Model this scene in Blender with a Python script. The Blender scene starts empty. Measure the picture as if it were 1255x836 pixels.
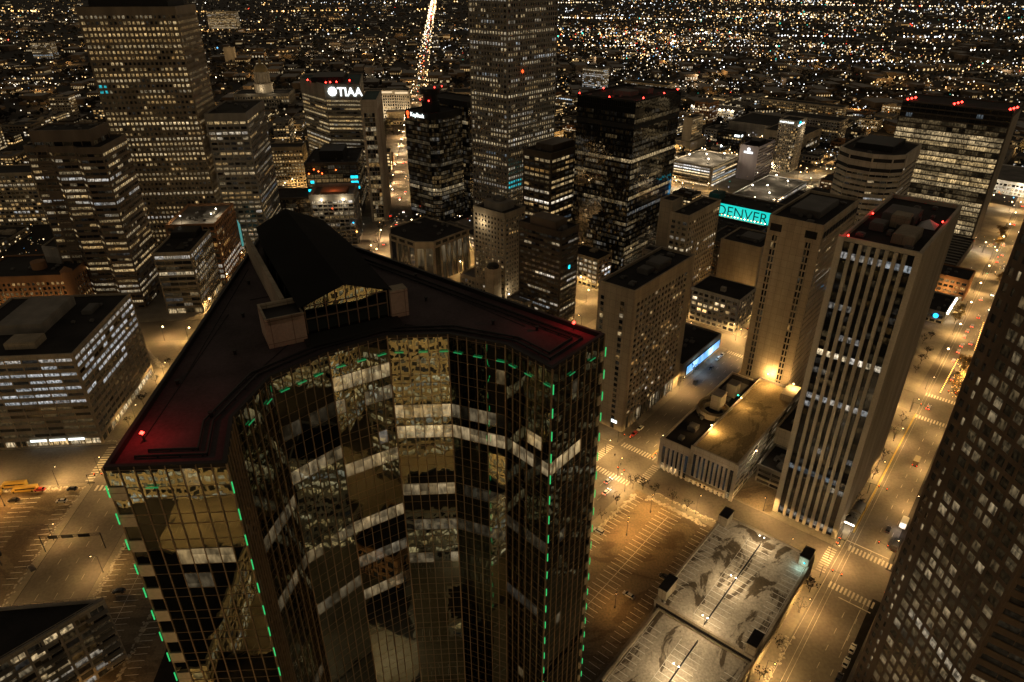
import bpy, math, random
from mathutils import Vector, Matrix
PI = math.pi
RN = random.Random(11)
sc = bpy.context.scene
COL = sc.collection
CAM_H = 210.0
PITCH = 28.6
GRID = {'D': 40.0, 'N': -5.4}          # downtown grid and the north-south grid, degrees clockwise from the view axis

def gw(g, s, t):
    a = math.radians(GRID[g])
    return (s*math.sin(a) - t*math.cos(a), s*math.cos(a) + t*math.sin(a))
def gst(g, X, Y):
    a = math.radians(GRID[g])
    return (X*math.sin(a) + Y*math.cos(a), -X*math.cos(a) + Y*math.sin(a))
def grot(g): return math.radians(90 - GRID[g])
_F = 836.7; _sp = math.sin(math.radians(PITCH)); _cp = math.cos(math.radians(PITCH))
def seen(X, Y, Z=0, m=80):              # is a point inside the camera's field (with a margin)? used only to leave out what is outside it
    dz = Z - CAM_H; zc = Y*_cp - dz*_sp
    if zc < 5: return False
    u = 627.5 + _F*X/zc; v = 418 - _F*(Y*_sp + dz*_cp)/zc
    return -m < u < 1255 + m and -m < v < 836 + m

# ------------------------------------------------------------------ materials
def newmat(name):
    m = bpy.data.materials.new(name); m.use_nodes = True
    nt = m.node_tree; b = nt.nodes['Principled BSDF']
    return m, nt, b
def mat(name, col, rough=.8, var=.35, scale=.12, metal=0., fine=2.5, bump=0., spec=.3, joints=False):
    m, nt, b = newmat(name)
    tc = nt.nodes.new('ShaderNodeTexCoord')
    n1 = nt.nodes.new('ShaderNodeTexNoise'); n1.inputs['Scale'].default_value = scale; n1.inputs['Detail'].default_value = 6
    n2 = nt.nodes.new('ShaderNodeTexNoise'); n2.inputs['Scale'].default_value = fine; n2.inputs['Detail'].default_value = 3
    mpp = nt.nodes.new('ShaderNodeMapping'); mpp.inputs['Scale'].default_value = (1, 1, .18); nt.links.new(tc.outputs['Object'], mpp.inputs['Vector'])
    nt.links.new(mpp.outputs[0], n1.inputs['Vector']); nt.links.new(tc.outputs['Object'], n2.inputs['Vector'])
    mx = nt.nodes.new('ShaderNodeMath'); mx.operation = 'MULTIPLY_ADD'
    nt.links.new(n2.outputs['Fac'], mx.inputs[0]); mx.inputs[1].default_value = .45
    nt.links.new(n1.outputs['Fac'], mx.inputs[2])
    mr = nt.nodes.new('ShaderNodeMapRange'); mr.inputs['From Min'].default_value = .45; mr.inputs['From Max'].default_value = 1.0
    mr.inputs['To Min'].default_value = 1 - var; mr.inputs['To Max'].default_value = 1 + var
    nt.links.new(mx.outputs[0], mr.inputs['Value'])
    vm = nt.nodes.new('ShaderNodeVectorMath'); vm.operation = 'SCALE'; vm.inputs[0].default_value = col[:3]
    nt.links.new(mr.outputs['Result'], vm.inputs['Scale'])
    if joints:                       # cast panel joints
        sx = nt.nodes.new('ShaderNodeSeparateXYZ'); nt.links.new(tc.outputs['Object'], sx.inputs[0])
        sm = nt.nodes.new('ShaderNodeMath'); nt.links.new(sx.outputs[0], sm.inputs[0]); nt.links.new(sx.outputs[1], sm.inputs[1])
        cb = nt.nodes.new('ShaderNodeCombineXYZ'); nt.links.new(sm.outputs[0], cb.inputs[0]); nt.links.new(sx.outputs[2], cb.inputs[1])
        bt = nt.nodes.new('ShaderNodeTexBrick'); nt.links.new(cb.outputs[0], bt.inputs['Vector']); bt.offset = 0.
        bt.inputs['Scale'].default_value = 1.; bt.inputs['Brick Width'].default_value = 3.1; bt.inputs['Row Height'].default_value = 3.6; bt.inputs['Mortar Size'].default_value = .07
        bt.inputs['Color1'].default_value = (1, 1, 1, 1); bt.inputs['Color2'].default_value = (.88, .87, .86, 1); bt.inputs['Mortar'].default_value = (.55, .52, .5, 1)
        ml = nt.nodes.new('ShaderNodeVectorMath'); ml.operation = 'MULTIPLY'; nt.links.new(vm.outputs[0], ml.inputs[0]); nt.links.new(bt.outputs['Color'], ml.inputs[1]); vm = ml
    nt.links.new(vm.outputs['Vector'], b.inputs['Base Color'])
    b.inputs['Roughness'].default_value = rough; b.inputs['Metallic'].default_value = metal
    b.inputs['Specular IOR Level'].default_value = spec
    if bump:
        bp = nt.nodes.new('ShaderNodeBump'); bp.inputs['Strength'].default_value = bump; bp.inputs['Distance'].default_value = .2
        nt.links.new(n2.outputs['Fac'], bp.inputs['Height']); nt.links.new(bp.outputs['Normal'], b.inputs['Normal'])
    return m
def emat(name, col, st):
    m, nt, b = newmat(name)
    b.inputs['Base Color'].default_value = (.02, .02, .02, 1)
    b.inputs['Emission Color'].default_value = (*col, 1); b.inputs['Emission Strength'].default_value = st
    m.cycles.emission_sampling = 'NONE'
    return m
def ramp(nt, fac, stops):
    r = nt.nodes.new('ShaderNodeValToRGB'); el = r.color_ramp.elements
    el[0].position = stops[0][0]; el[0].color = (*stops[0][1], 1)
    el[1].position = stops[1][0]; el[1].color = (*stops[1][1], 1)
    for p, c in stops[2:]:
        e = el.new(p); e.color = (*c, 1)
    nt.links.new(fac, r.inputs['Fac']); return r
WARM = [(0, (1, .54, .16)), (.3, (1, .69, .31)), (.55, (1, .80, .50)), (.75, (.95, .92, .88)), (.88, (.6, .82, 1)), (1, (.05, .75, .85))]
def glassmat(name, base=(.012, .012, .013), rough=.07, metal=0., ripple=0., gain=1., lo=.15, hi=1.35):
    """window glass; the panes' own 'lit' attribute says which rooms have their lamps on"""
    m, nt, b = newmat(name); L = nt.links.new
    at = nt.nodes.new('ShaderNodeAttribute'); at.attribute_name = 'lit'
    sp = nt.nodes.new('ShaderNodeSeparateColor'); L(at.outputs['Color'], sp.inputs[0])
    uv = nt.nodes.new('ShaderNodeUVMap'); uv.uv_map = 'UVMap'
    cx = nt.nodes.new('ShaderNodeCombineXYZ')
    ms = nt.nodes.new('ShaderNodeMath'); ms.operation = 'MULTIPLY'; ms.inputs[1].default_value = 211.
    L(sp.outputs[2], ms.inputs[0]); L(ms.outputs[0], cx.inputs[0]); L(ms.outputs[0], cx.inputs[1])
    va = nt.nodes.new('ShaderNodeVectorMath'); va.operation = 'ADD'; L(uv.outputs['UV'], va.inputs[0]); L(cx.outputs[0], va.inputs[1])
    nz = nt.nodes.new('ShaderNodeTexNoise'); nz.noise_dimensions = '2D'; nz.inputs['Scale'].default_value = 1.1; nz.inputs['Detail'].default_value = 3
    L(va.outputs[0], nz.inputs['Vector'])
    mr = nt.nodes.new('ShaderNodeMapRange'); mr.inputs['From Min'].default_value = .34; mr.inputs['From Max'].default_value = .66
    mr.inputs['To Min'].default_value = lo; mr.inputs['To Max'].default_value = hi; L(nz.outputs['Fac'], mr.inputs['Value'])
    su = nt.nodes.new('ShaderNodeSeparateXYZ'); L(uv.outputs['UV'], su.inputs[0])
    mv = nt.nodes.new('ShaderNodeMapRange'); mv.inputs['To Min'].default_value = .55; mv.inputs['To Max'].default_value = 1.25; L(su.outputs[1], mv.inputs['Value'])
    m1 = nt.nodes.new('ShaderNodeMath'); m1.operation = 'MULTIPLY'; L(mr.outputs[0], m1.inputs[0]); L(mv.outputs[0], m1.inputs[1])
    m2 = nt.nodes.new('ShaderNodeMath'); m2.operation = 'MULTIPLY'; L(m1.outputs[0], m2.inputs[0]); L(sp.outputs[0], m2.inputs[1])
    fr = nt.nodes.new('ShaderNodeMath'); fr.operation = 'MULTIPLY'; fr.inputs[1].default_value = 17.3; L(sp.outputs[2], fr.inputs[0])
    f2 = nt.nodes.new('ShaderNodeMath'); f2.operation = 'FRACT'; L(fr.outputs[0], f2.inputs[0])
    ra = nt.nodes.new('ShaderNodeMapRange'); ra.inputs['To Min'].default_value = .25; ra.inputs['To Max'].default_value = 1.5; L(f2.outputs[0], ra.inputs['Value'])
    gt = nt.nodes.new('ShaderNodeMath'); gt.operation = 'GREATER_THAN'; L(su.outputs[1], gt.inputs[0]); L(ra.outputs[0], gt.inputs[1])
    mb_ = nt.nodes.new('ShaderNodeMapRange'); mb_.inputs['To Min'].default_value = 1.; mb_.inputs['To Max'].default_value = .45; L(gt.outputs[0], mb_.inputs['Value'])
    m25 = nt.nodes.new('ShaderNodeMath'); m25.operation = 'MULTIPLY'; L(m2.outputs[0], m25.inputs[0]); L(mb_.outputs[0], m25.inputs[1])
    m3 = nt.nodes.new('ShaderNodeMath'); m3.operation = 'MULTIPLY'; L(m25.outputs[0], m3.inputs[0]); m3.inputs[1].default_value = gain
    r = ramp(nt, sp.outputs[1], WARM)
    b.inputs['Base Color'].default_value = (*base, 1); b.inputs['Roughness'].default_value = rough; b.inputs['Metallic'].default_value = metal
    L(r.outputs[0], b.inputs['Emission Color']); L(m3.outputs[0], b.inputs['Emission Strength'])
    if ripple:
        n2 = nt.nodes.new('ShaderNodeTexNoise'); n2.noise_dimensions = '2D'; n2.inputs['Scale'].default_value = .30; n2.inputs['Detail'].default_value = 1
        L(va.outputs[0], n2.inputs['Vector'])
        sb = nt.nodes.new('ShaderNodeVectorMath'); sb.operation = 'SUBTRACT'; L(n2.outputs['Color'], sb.inputs[0]); sb.inputs[1].default_value = (.5, .5, .5)
        sl = nt.nodes.new('ShaderNodeVectorMath'); sl.operation = 'SCALE'; L(sb.outputs[0], sl.inputs[0]); sl.inputs['Scale'].default_value = ripple
        ge = nt.nodes.new('ShaderNodeNewGeometry')
        ad = nt.nodes.new('ShaderNodeVectorMath'); ad.operation = 'ADD'; L(ge.outputs['Normal'], ad.inputs[0]); L(sl.outputs[0], ad.inputs[1])
        no = nt.nodes.new('ShaderNodeVectorMath'); no.operation = 'NORMALIZE'; L(ad.outputs[0], no.inputs[0]); L(no.outputs[0], b.inputs['Normal'])
    m.cycles.emission_sampling = 'NONE'
    return m
def lightcloud(name, gain):
    m, nt, b = newmat(name); L = nt.links.new
    at = nt.nodes.new('ShaderNodeAttribute'); at.attribute_name = 'lit'
    L(at.outputs['Color'], b.inputs['Emission Color']); b.inputs['Emission Strength'].default_value = gain
    b.inputs['Base Color'].default_value = (.02, .02, .02, 1)
    m.cycles.emission_sampling = 'NONE'
    return m

M = {}
M['glass'] = glassmat('window_glass', gain=.72)
M['tglass'] = glassmat('mirror_glass', base=(.255, .285, .25), rough=.01, metal=1., ripple=.013, gain=.8, lo=.35, hi=1.25)
M['mglass'] = glassmat('reflective_glass', base=(.16, .155, .15), rough=.03, metal=1., ripple=.03, gain=.9)
M['beige'] = mat('beige_concrete', (.40, .325, .225), .85, joints=True)
M['tan'] = mat('tan_concrete', (.32, .265, .19), .85, joints=True)
M['grey'] = mat('grey_concrete', (.27, .245, .21), .85, joints=True)
M['pale'] = mat('pale_stone', (.46, .40, .32), .85, joints=True)
M['brown'] = mat('brown_granite', (.13, .095, .065), .6)
M['dkbrown'] = mat('dark_brown_granite', (.062, .045, .032), .5)
M['black'] = mat('black_metal', (.012, .0105, .0095), .6)
M['ridge'] = mat('black_roof_sheet', (.006, .0055, .005), .9, spec=.1)
M['teallit'] = emat('teal_dome_glow', (.10, .45, .42), .5)
M['brick'] = mat('orange_brick', (.25, .13, .065), .9)
M['white'] = mat('white_panel', (.55, .53, .52), .7)
M['roof'] = mat('dark_roof_membrane', (.022, .019, .018), .95, var=.6, scale=.08)
M['roofgrey'] = mat('grey_roof_membrane', (.14, .125, .11), .95, var=.5, scale=.08)
M['troof'] = mat('tower_roof', (.058, .045, .047), .9, var=.5, scale=.15)
M['mull'] = mat('bronze_mullion', (.19, .135, .085), .45, metal=.3)
M['mech'] = mat('mechanical_metal', (.10, .092, .085), .7)
M['asphalt'] = mat('asphalt', (.125, .108, .088), .85, var=.45, scale=.05, fine=.9)
M['paint'] = mat('worn_white_paint', (.40, .36, .30), .8, var=.5, fine=.8)
M['paintb'] = mat('white_line_paint', (.72, .68, .60), .8, var=.3, fine=.8)
M['yellow'] = mat('worn_yellow_paint', (.40, .27, .06), .8, var=.4, fine=.8)
M['pave'] = mat('pavement_concrete', (.19, .165, .13), .9, var=.4, scale=.1, fine=1.)
M['ground'] = mat('city_ground', (.020, .017, .015), .95, var=.7, scale=.02, fine=.3)
M['snow'] = mat('dirty_snow', (.36, .32, .26), .9, var=.4, scale=.5, fine=3, bump=.5)
M['pole'] = mat('pole_metal', (.05, .048, .045), .5, metal=.5)
M['bulb'] = emat('lamp_glow', (1, .72, .36), 14)
M['bulbw'] = emat('white_lamp_glow', (1, .9, .72), 16)
M['red'] = emat('red_beacon', (1, .03, .02), 14)
M['green'] = emat('green_tube', (.03, .64, .17), .85)
M['greendim'] = emat('green_dash', (.03, .62, .18), .30)
M['tail'] = emat('tail_lamp', (1, .05, .02), 6)
M['head'] = emat('head_lamp', (1, .93, .8), 14)
M['sign'] = emat('sign_white', (.9, 1, 1), 2.6)
M['signred'] = emat('sign_red', (1, .10, .02), 2.2)
M['cyan'] = emat('sign_cyan', (.003, .70, .62), .9)
M['bluel'] = emat('blue_lamp', (.02, .45, 1), 3)
M['cyanl'] = emat('cyan_lamp', (.01, .6, .8), 2)
M['amber'] = emat('amber_string_light', (1, .45, .10), 7)
M['signal'] = emat('signal_red', (1, .12, .02), 9)
M['signalg'] = emat('signal_green', (.05, 1, .6), 6)
M['darkfoil'] = mat('winter_foliage', (.018, .016, .011), .9)
M['gold'] = mat('dry_leaf', (.20, .13, .045), .85)
M['bark'] = mat('bark', (.06, .045, .03), .9)
M['deckw'] = None

def deckmat(name, lo, hi, scale, rough=.8):
    """worn parking deck: pale concrete with damp dark patches"""
    m, nt, b = newmat(name); L = nt.links.new
    tc = nt.nodes.new('ShaderNodeTexCoord')
    mp = nt.nodes.new('ShaderNodeMapping'); mp.inputs['Scale'].default_value = (.55, 1.2, 1); L(tc.outputs['Object'], mp.inputs['Vector'])
    n = nt.nodes.new('ShaderNodeTexNoise'); n.inputs['Scale'].default_value = scale; n.inputs['Detail'].default_value = 10; n.inputs['Roughness'].default_value = .62; n.inputs['Distortion'].default_value = 1.6
    L(mp.outputs[0], n.inputs['Vector'])
    n2 = nt.nodes.new('ShaderNodeTexNoise'); n2.inputs['Scale'].default_value = 1.3; n2.inputs['Detail'].default_value = 5; L(tc.outputs['Object'], n2.inputs['Vector'])
    r = ramp(nt, n.outputs['Fac'], [(.435, lo), (.475, hi), (.62, tuple(c*1.15 for c in hi))])
    vm = nt.nodes.new('ShaderNodeVectorMath'); vm.operation = 'SCALE'
    mr = nt.nodes.new('ShaderNodeMapRange'); mr.inputs['From Min'].default_value = .3; mr.inputs['From Max'].default_value = .7; mr.inputs['To Min'].default_value = .7; mr.inputs['To Max'].default_value = 1.25
    L(n2.outputs['Fac'], mr.inputs['Value']); L(r.outputs[0], vm.inputs[0]); L(mr.outputs[0], vm.inputs['Scale'])
    L(vm.outputs[0], b.inputs['Base Color']); b.inputs['Roughness'].default_value = rough
    return m
M['deck'] = deckmat('garage_deck', (.09, .068, .042), (.36, .31, .24), .075)
M['lot'] = deckmat('lot_asphalt', (.105, .08, .052), (.16, .125, .082), .05)
M['podium'] = deckmat('podium_deck', (.20, .15, .075), (.36, .27, .14), .05)

def ledmat(name):
    m, nt, b = newmat(name); L = nt.links.new
    tc = nt.nodes.new('ShaderNodeTexCoord')
    mp = nt.nodes.new('ShaderNodeMapping'); mp.inputs['Scale'].default_value = (.35, .3, .12); L(tc.outputs['Object'], mp.inputs['Vector'])
    n = nt.nodes.new('ShaderNodeTexNoise'); n.inputs['Scale'].default_value = 1.; n.inputs['Detail'].default_value = 4; L(mp.outputs[0], n.inputs['Vector'])
    r = ramp(nt, n.outputs['Fac'], [(.3, (.02, .10, .45)), (.5, (.06, .35, .8)), (.62, (.3, .75, 1)), (.75, (.6, .3, .6))])
    L(r.outputs[0], b.inputs['Emission Color']); b.inputs['Emission Strength'].default_value = 1.1
    m.cycles.emission_sampling = 'NONE'
    return m
M['led'] = ledmat('led_screen')

# ------------------------------------------------------------------ mesh building
class MB:
    def __init__(s): s.v = []; s.f = []; s.a = []; s.uv = []; s.mi = []
    def quad(s, p, lit=None, uv=None, mi=0):
        i = len(s.v); s.v += [tuple(q) for q in p]; s.f.append(tuple(range(i, i+len(p)))); s.a.append(lit); s.uv.append(uv); s.mi.append(mi)
    def hexa(s, c, mi=0, lit=None, skip=()):       # c: 4 bottom (ccw from above) + 4 top
        i = len(s.v); s.v += [tuple(q) for q in c]
        fs = [(0, 3, 2, 1), (4, 5, 6, 7), (0, 1, 5, 4), (1, 2, 6, 5), (2, 3, 7, 6), (3, 0, 4, 7)]
        for k, f in enumerate(fs):
            if k in skip: continue
            s.f.append(tuple(i+j for j in f)); s.a.append(lit); s.uv.append(None); s.mi.append(mi)
    def box(s, x0, x1, y0, y1, z0, z1, mi=0, lit=None):
        s.hexa([(x0, y0, z0), (x1, y0, z0), (x1, y1, z0), (x0, y1, z0), (x0, y0, z1), (x1, y0, z1), (x1, y1, z1), (x0, y1, z1)], mi, lit)
    def prism(s, poly, z0, z1, top=True, bot=False, mi=0):
        n = len(poly)
        for i in range(n):
            a, b = poly[i], poly[(i+1) % n]
            s.quad([(a[0], a[1], z0), (b[0], b[1], z0), (b[0], b[1], z1), (a[0], a[1], z1)], mi=mi)
        if top: s.quad([(p[0], p[1], z1) for p in poly], mi=mi)
        if bot: s.quad([(p[0], p[1], z0) for p in reversed(poly)], mi=mi)
    def obox(s, a, d, n, u0, u1, d0, d1, z0, z1, mi=0):   # box along an edge: a origin, d direction, n outward normal
        def P(u, w, z): return (a[0]+d[0]*u+n[0]*w, a[1]+d[1]*u+n[1]*w, z)
        s.hexa([P(u0, d1, z0), P(u1, d1, z0), P(u1, d0, z0), P(u0, d0, z0), P(u0, d1, z1), P(u1, d1, z1), P(u1, d0, z1), P(u0, d0, z1)], mi)
    def tube(s, p, q, r0, r1=None, n=6, cap=True, mi=0):
        r1 = r0 if r1 is None else r1
        p, q = Vector(p), Vector(q); ax = (q-p)
        if ax.length < 1e-6: return
        ax.normalize(); up = Vector((0, 0, 1)) if abs(ax.z) < .9 else Vector((1, 0, 0))
        e1 = ax.cross(up).normalized(); e2 = ax.cross(e1)
        A = [p + (e1*math.cos(2*PI*k/n) + e2*math.sin(2*PI*k/n))*r0 for k in range(n)]
        B = [q + (e1*math.cos(2*PI*k/n) + e2*math.sin(2*PI*k/n))*r1 for k in range(n)]
        for k in range(n):
            j = (k+1) % n; s.quad([A[j], A[k], B[k], B[j]], mi=mi)
        if cap: s.quad(list(B)[::-1], mi=mi); s.quad(list(A), mi=mi)
    def cyl(s, x, y, z0, z1, r0, r1=None, n=12, mi=0):
        r1 = r0 if r1 is None else r1
        A = [(x+r0*math.cos(2*PI*k/n), y+r0*math.sin(2*PI*k/n), z0) for k in range(n)]
        B = [(x+r1*math.cos(2*PI*k/n), y+r1*math.sin(2*PI*k/n), z1) for k in range(n)]
        for k in range(n):
            j = (k+1) % n; s.quad([A[k], A[j], B[j], B[k]], mi=mi)
        s.quad(B, mi=mi); s.quad(A[::-1], mi=mi)
    def octa(s, x, y, z, r, lit=None, mi=0):
        i = len(s.v); s.v += [(x+r, y, z), (x, y+r, z), (x-r, y, z), (x, y-r, z), (x, y, z+r), (x, y, z-r)]
        for k in range(4):
            j = (k+1) % 4
            s.f.append((i+k, i+j, i+4)); s.f.append((i+j, i+k, i+5))
            s.a += [lit, lit]; s.uv += [None, None]; s.mi += [mi, mi]
    def mesh(s, name, mats):
        me = bpy.data.meshes.new(name); me.from_pydata(s.v, [], s.f)
        if not isinstance(mats, (list, tuple)): mats = [mats]
        for m in mats: me.materials.append(m)
        if len(mats) > 1: me.polygons.foreach_set('material_index', s.mi)
        if any(a is not None for a in s.a):
            at = me.attributes.new('lit', 'FLOAT_COLOR', 'CORNER'); d = []; u = []
            for f, a, q in zip(s.f, s.a, s.uv):
                a = a or (0, 0, 0); q = q or [(0, 0)]*len(f)
                for k in range(len(f)): d += [a[0], a[1], a[2], 1.]; u += q[k]
            at.data.foreach_set('color', d)
            ul = me.uv_layers.new(name='UVMap'); ul.data.foreach_set('uv', u)
        me.update(); return me
    def build(s, name, mats, parent=None, label=None, kind=None):
        if not s.f: return None
        o = bpy.data.objects.new(name, s.mesh(name, mats)); COL.objects.link(o)
        if parent: o.parent = parent
        if label: o['label'] = label
        if kind: o['kind'] = kind
        return o

def empty(name, loc, rz=0):
    o = bpy.data.objects.new(name, None); COL.objects.link(o); o.location = loc; o.rotation_euler = (0, 0, rz); o.empty_display_size = .5
    return o
def tag(o, label=None, cat=None, group=None, kind=None):
    if label: o['label'] = label
    if cat: o['category'] = cat
    if group: o['group'] = group
    if kind: o['kind'] = kind
    return o
def struct(name, mb, m):
    return tag(mb.build(name, m), kind='structure')
def copy_tree(o, parent=None):
    c = o.copy(); COL.objects.link(c)
    if parent: c.parent = parent
    for ch in KIDS.get(o.name, o.children): copy_tree(ch, c)
    return c
KIDS = {}
def light(loc, power, col=(1, .62, .28), r=.4, parent=None, name='lamp_light'):
    down = name in ('street_light', 'lot_light')          # cut-off lanterns throw their light down
    l = bpy.data.lights.new(name, 'SPOT' if down else 'POINT')
    if down: l.spot_size = math.radians(164); l.spot_blend = .3
    l.energy = power*{'beacon_light': 1., 'street_light': 5.3, 'plain_fill_light': 7., 'lot_light': 3.6, 'string_light': 4.}.get(name, 2.4); l.color = col; l.shadow_soft_size = r
    o = bpy.data.objects.new(name, l); COL.objects.link(o); o.location = loc; o.visible_glossy = False
    if parent: o.parent = parent
    return o
SODIUM = (1, .61, .22); LED = (1, .84, .57)

# ------------------------------------------------------------------ facades
def lit_plan(nf, nb, lt, rnd):
    """which bays of which floors have lamps on (floor 0 is the top floor)"""
    out = []
    p = lt.get('p', .25); full = lt.get('full', .1); b = lt.get('b', .7); warm = lt.get('warm', .35); wv = lt.get('wv', .15)
    fl = lt.get('floors', {}); pers = lt.get('pers', .6)
    for k in range(nf):
        row = []; fw = min(.84, max(0, rnd.gauss(warm, wv))); fb = b*math.exp(rnd.gauss(0, .35))
        if k in fl:
            v = fl[k]
            pb, fb, fw = v if len(v) == 3 else (1., v[0], v[1])
        else:
            pb = .92 if rnd.random() < full else p*math.exp(rnd.gauss(0, .6))
        on = rnd.random() < pb
        for i in range(nb):
            if rnd.random() > pers: on = rnd.random() < pb
            if on: row.append((fb*rnd.uniform(.55, 1.25), min(.86, max(0, fw + rnd.gauss(0, .05))), rnd.random()))
            else: row.append((max(0, rnd.gauss(.012, .02)), rnd.random()*.7, rnd.random()))
        out.append(row)
    return out
def facade(W, P, a, b, z0, z1, st, lt, rnd, ei=0, G=None):
    """real frame in front of the glass: piers, spandrels and corner piers stand proud; panes P sit back"""
    dx, dy = b[0]-a[0], b[1]-a[1]; Ln = math.hypot(dx, dy)
    if Ln < .5: return
    d = (dx/Ln, dy/Ln); n = (d[1], -d[0])
    fh = st.get('fh', 3.9); cw = st.get('cw', .8); pw = st.get('pw', .8); pd = st.get('pd', .4); sh = st.get('sh', 1.4); sd = st.get('sd', .35)
    top = st.get('top', 2.0); base = st.get('base', 0.)
    z1b = z1 - top; nf = max(1, int(round((z1b - z0 - base)/fh))); fh = (z1b - z0 - base)/nf
    nb = max(1, int(round((Ln - 2*cw)/st.get('bw', 3.)))); bw = (Ln - 2*cw)/nb
    ez = .004*(ei+1)
    if st.get('plate'):
        W.obox(a, d, n, -.0, Ln, 0, st['plate']-.004*ei, z0, z1-ez); return
    blank = st.get('blank')
    if top > 0: W.obox(a, d, n, -sd+.006, Ln+sd-.006, 0, sd+.004*ei, z1b, z1-ez)
    if cw > 0.05:
        W.obox(a, d, n, -pd+.01*(ei+1), cw, 0, pd, z0, z1-ez-.02); W.obox(a, d, n, Ln-cw, Ln+pd-.01*(ei+1), 0, pd, z0, z1-ez-.02)
    if pw > 0:
        step = st.get('pevery', 1)
        for i in range(1, nb):
            w = pw if i % step == 0 else st.get('mw', .12); dd = pd-.012 if i % step == 0 else st.get('md', .12)
            W.obox(a, d, n, cw+i*bw-w/2, cw+i*bw+w/2, 0, dd, z0 + (0 if st.get('pbase', 1) else base), z1b+.01)
    if sh > 0:
        for k in range(nf+1):
            zf = z0 + base + k*fh
            zz0, zz1 = (zf-sh*.6, zf+sh*.4)
            zz0 = max(zz0, z0+.02)
            if k == nf: zz1 = z1b+.006
            W.obox(a, d, n, cw*.5, Ln-cw*.5, 0, sd-.02-.003*ei, zz0, zz1)
    if blank: return
    plan = lit_plan(nf, nb, lt, rnd)
    ov = lt.get('over')
    off = st.get('off', .05)
    for k in range(nf):
        zt = z1b - k*fh - sh*.6; zb = z1b - (k+1)*fh + sh*.4
        spg = st.get('spg', 0)
        for i in range(nb):
            u0 = cw+i*bw; u1 = u0+bw
            L = plan[k][i]
            if ov: L = ov(ei, k, i, nb, L)
            def Q(u, z): return (a[0]+d[0]*u+n[0]*off, a[1]+d[1]*u+n[1]*off, z)
            if k < st.get('dark', 0): L = (.0, .3, L[2])
            P.append(([Q(u0, zb+spg), Q(u1, zb+spg), Q(u1, zt), Q(u0, zt)], L, bw, n, k))
            if spg: P.append(([Q(u0, zb), Q(u1, zb), Q(u1, zb+spg), Q(u0, zb+spg)], (0, .3, L[2]), bw, n, 98))
    if base > 1.5:
        nbb = max(1, int(Ln/5)); w = Ln/nbb
        sl = lt.get('street', .9)
        for i in range(nbb):
            def Q(u, z): return (a[0]+d[0]*u+n[0]*off, a[1]+d[1]*u+n[1]*off, z)
            L = (sl*rnd.uniform(.2, 1.2), rnd.uniform(.2, .6), rnd.random()) if rnd.random() < .65 else (.02, .3, rnd.random())
            P.append(([Q(i*w+.3, z0+.4), Q((i+1)*w-.3, z0+.4), Q((i+1)*w-.3, z0+base-sh*.7-.2), Q(i*w+.3, z0+base-sh*.7-.2)], L, w, n, 99))

def flush_panes(root, P, nwin, gm, rz, loc, name='window'):
    ca, sa = math.cos(rz), math.sin(rz); rec = []
    for p, L, bw, n, k in P:
        cx = sum(q[0] for q in p)/4; cy = sum(q[1] for q in p)/4; cz = sum(q[2] for q in p)/4
        X, Y, Z = loc[0]+ca*cx-sa*cy, loc[1]+sa*cx+ca*cy, loc[2]+cz
        nx, ny = ca*n[0]-sa*n[1], sa*n[0]+ca*n[1]
        dist = math.sqrt(X*X+Y*Y+(CAM_H-Z)**2)
        cosv = (nx*-X + ny*-Y)/dist
        area = bw*(p[2][2]-p[0][2])
        sc_ = area*cosv/dist**2 if (cosv > .05 and seen(X, Y, Z, 0)) else -1
        rec.append((sc_, p, L, bw))
    rec.sort(key=lambda r: -r[0])
    mb = MB(); c = 0
    for s_, p, L, bw in rec:
        uv = [(0, 0), (bw, 0), (bw, 1), (0, 1)]
        if c < nwin and s_ > 0:
            m1 = MB(); m1.quad(p, L, uv); m1.build(name, gm, root); c += 1
        else: mb.quad(p, L, uv)
    if mb.f: mb.build('window_panes', gm, root, kind='stuff')

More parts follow.
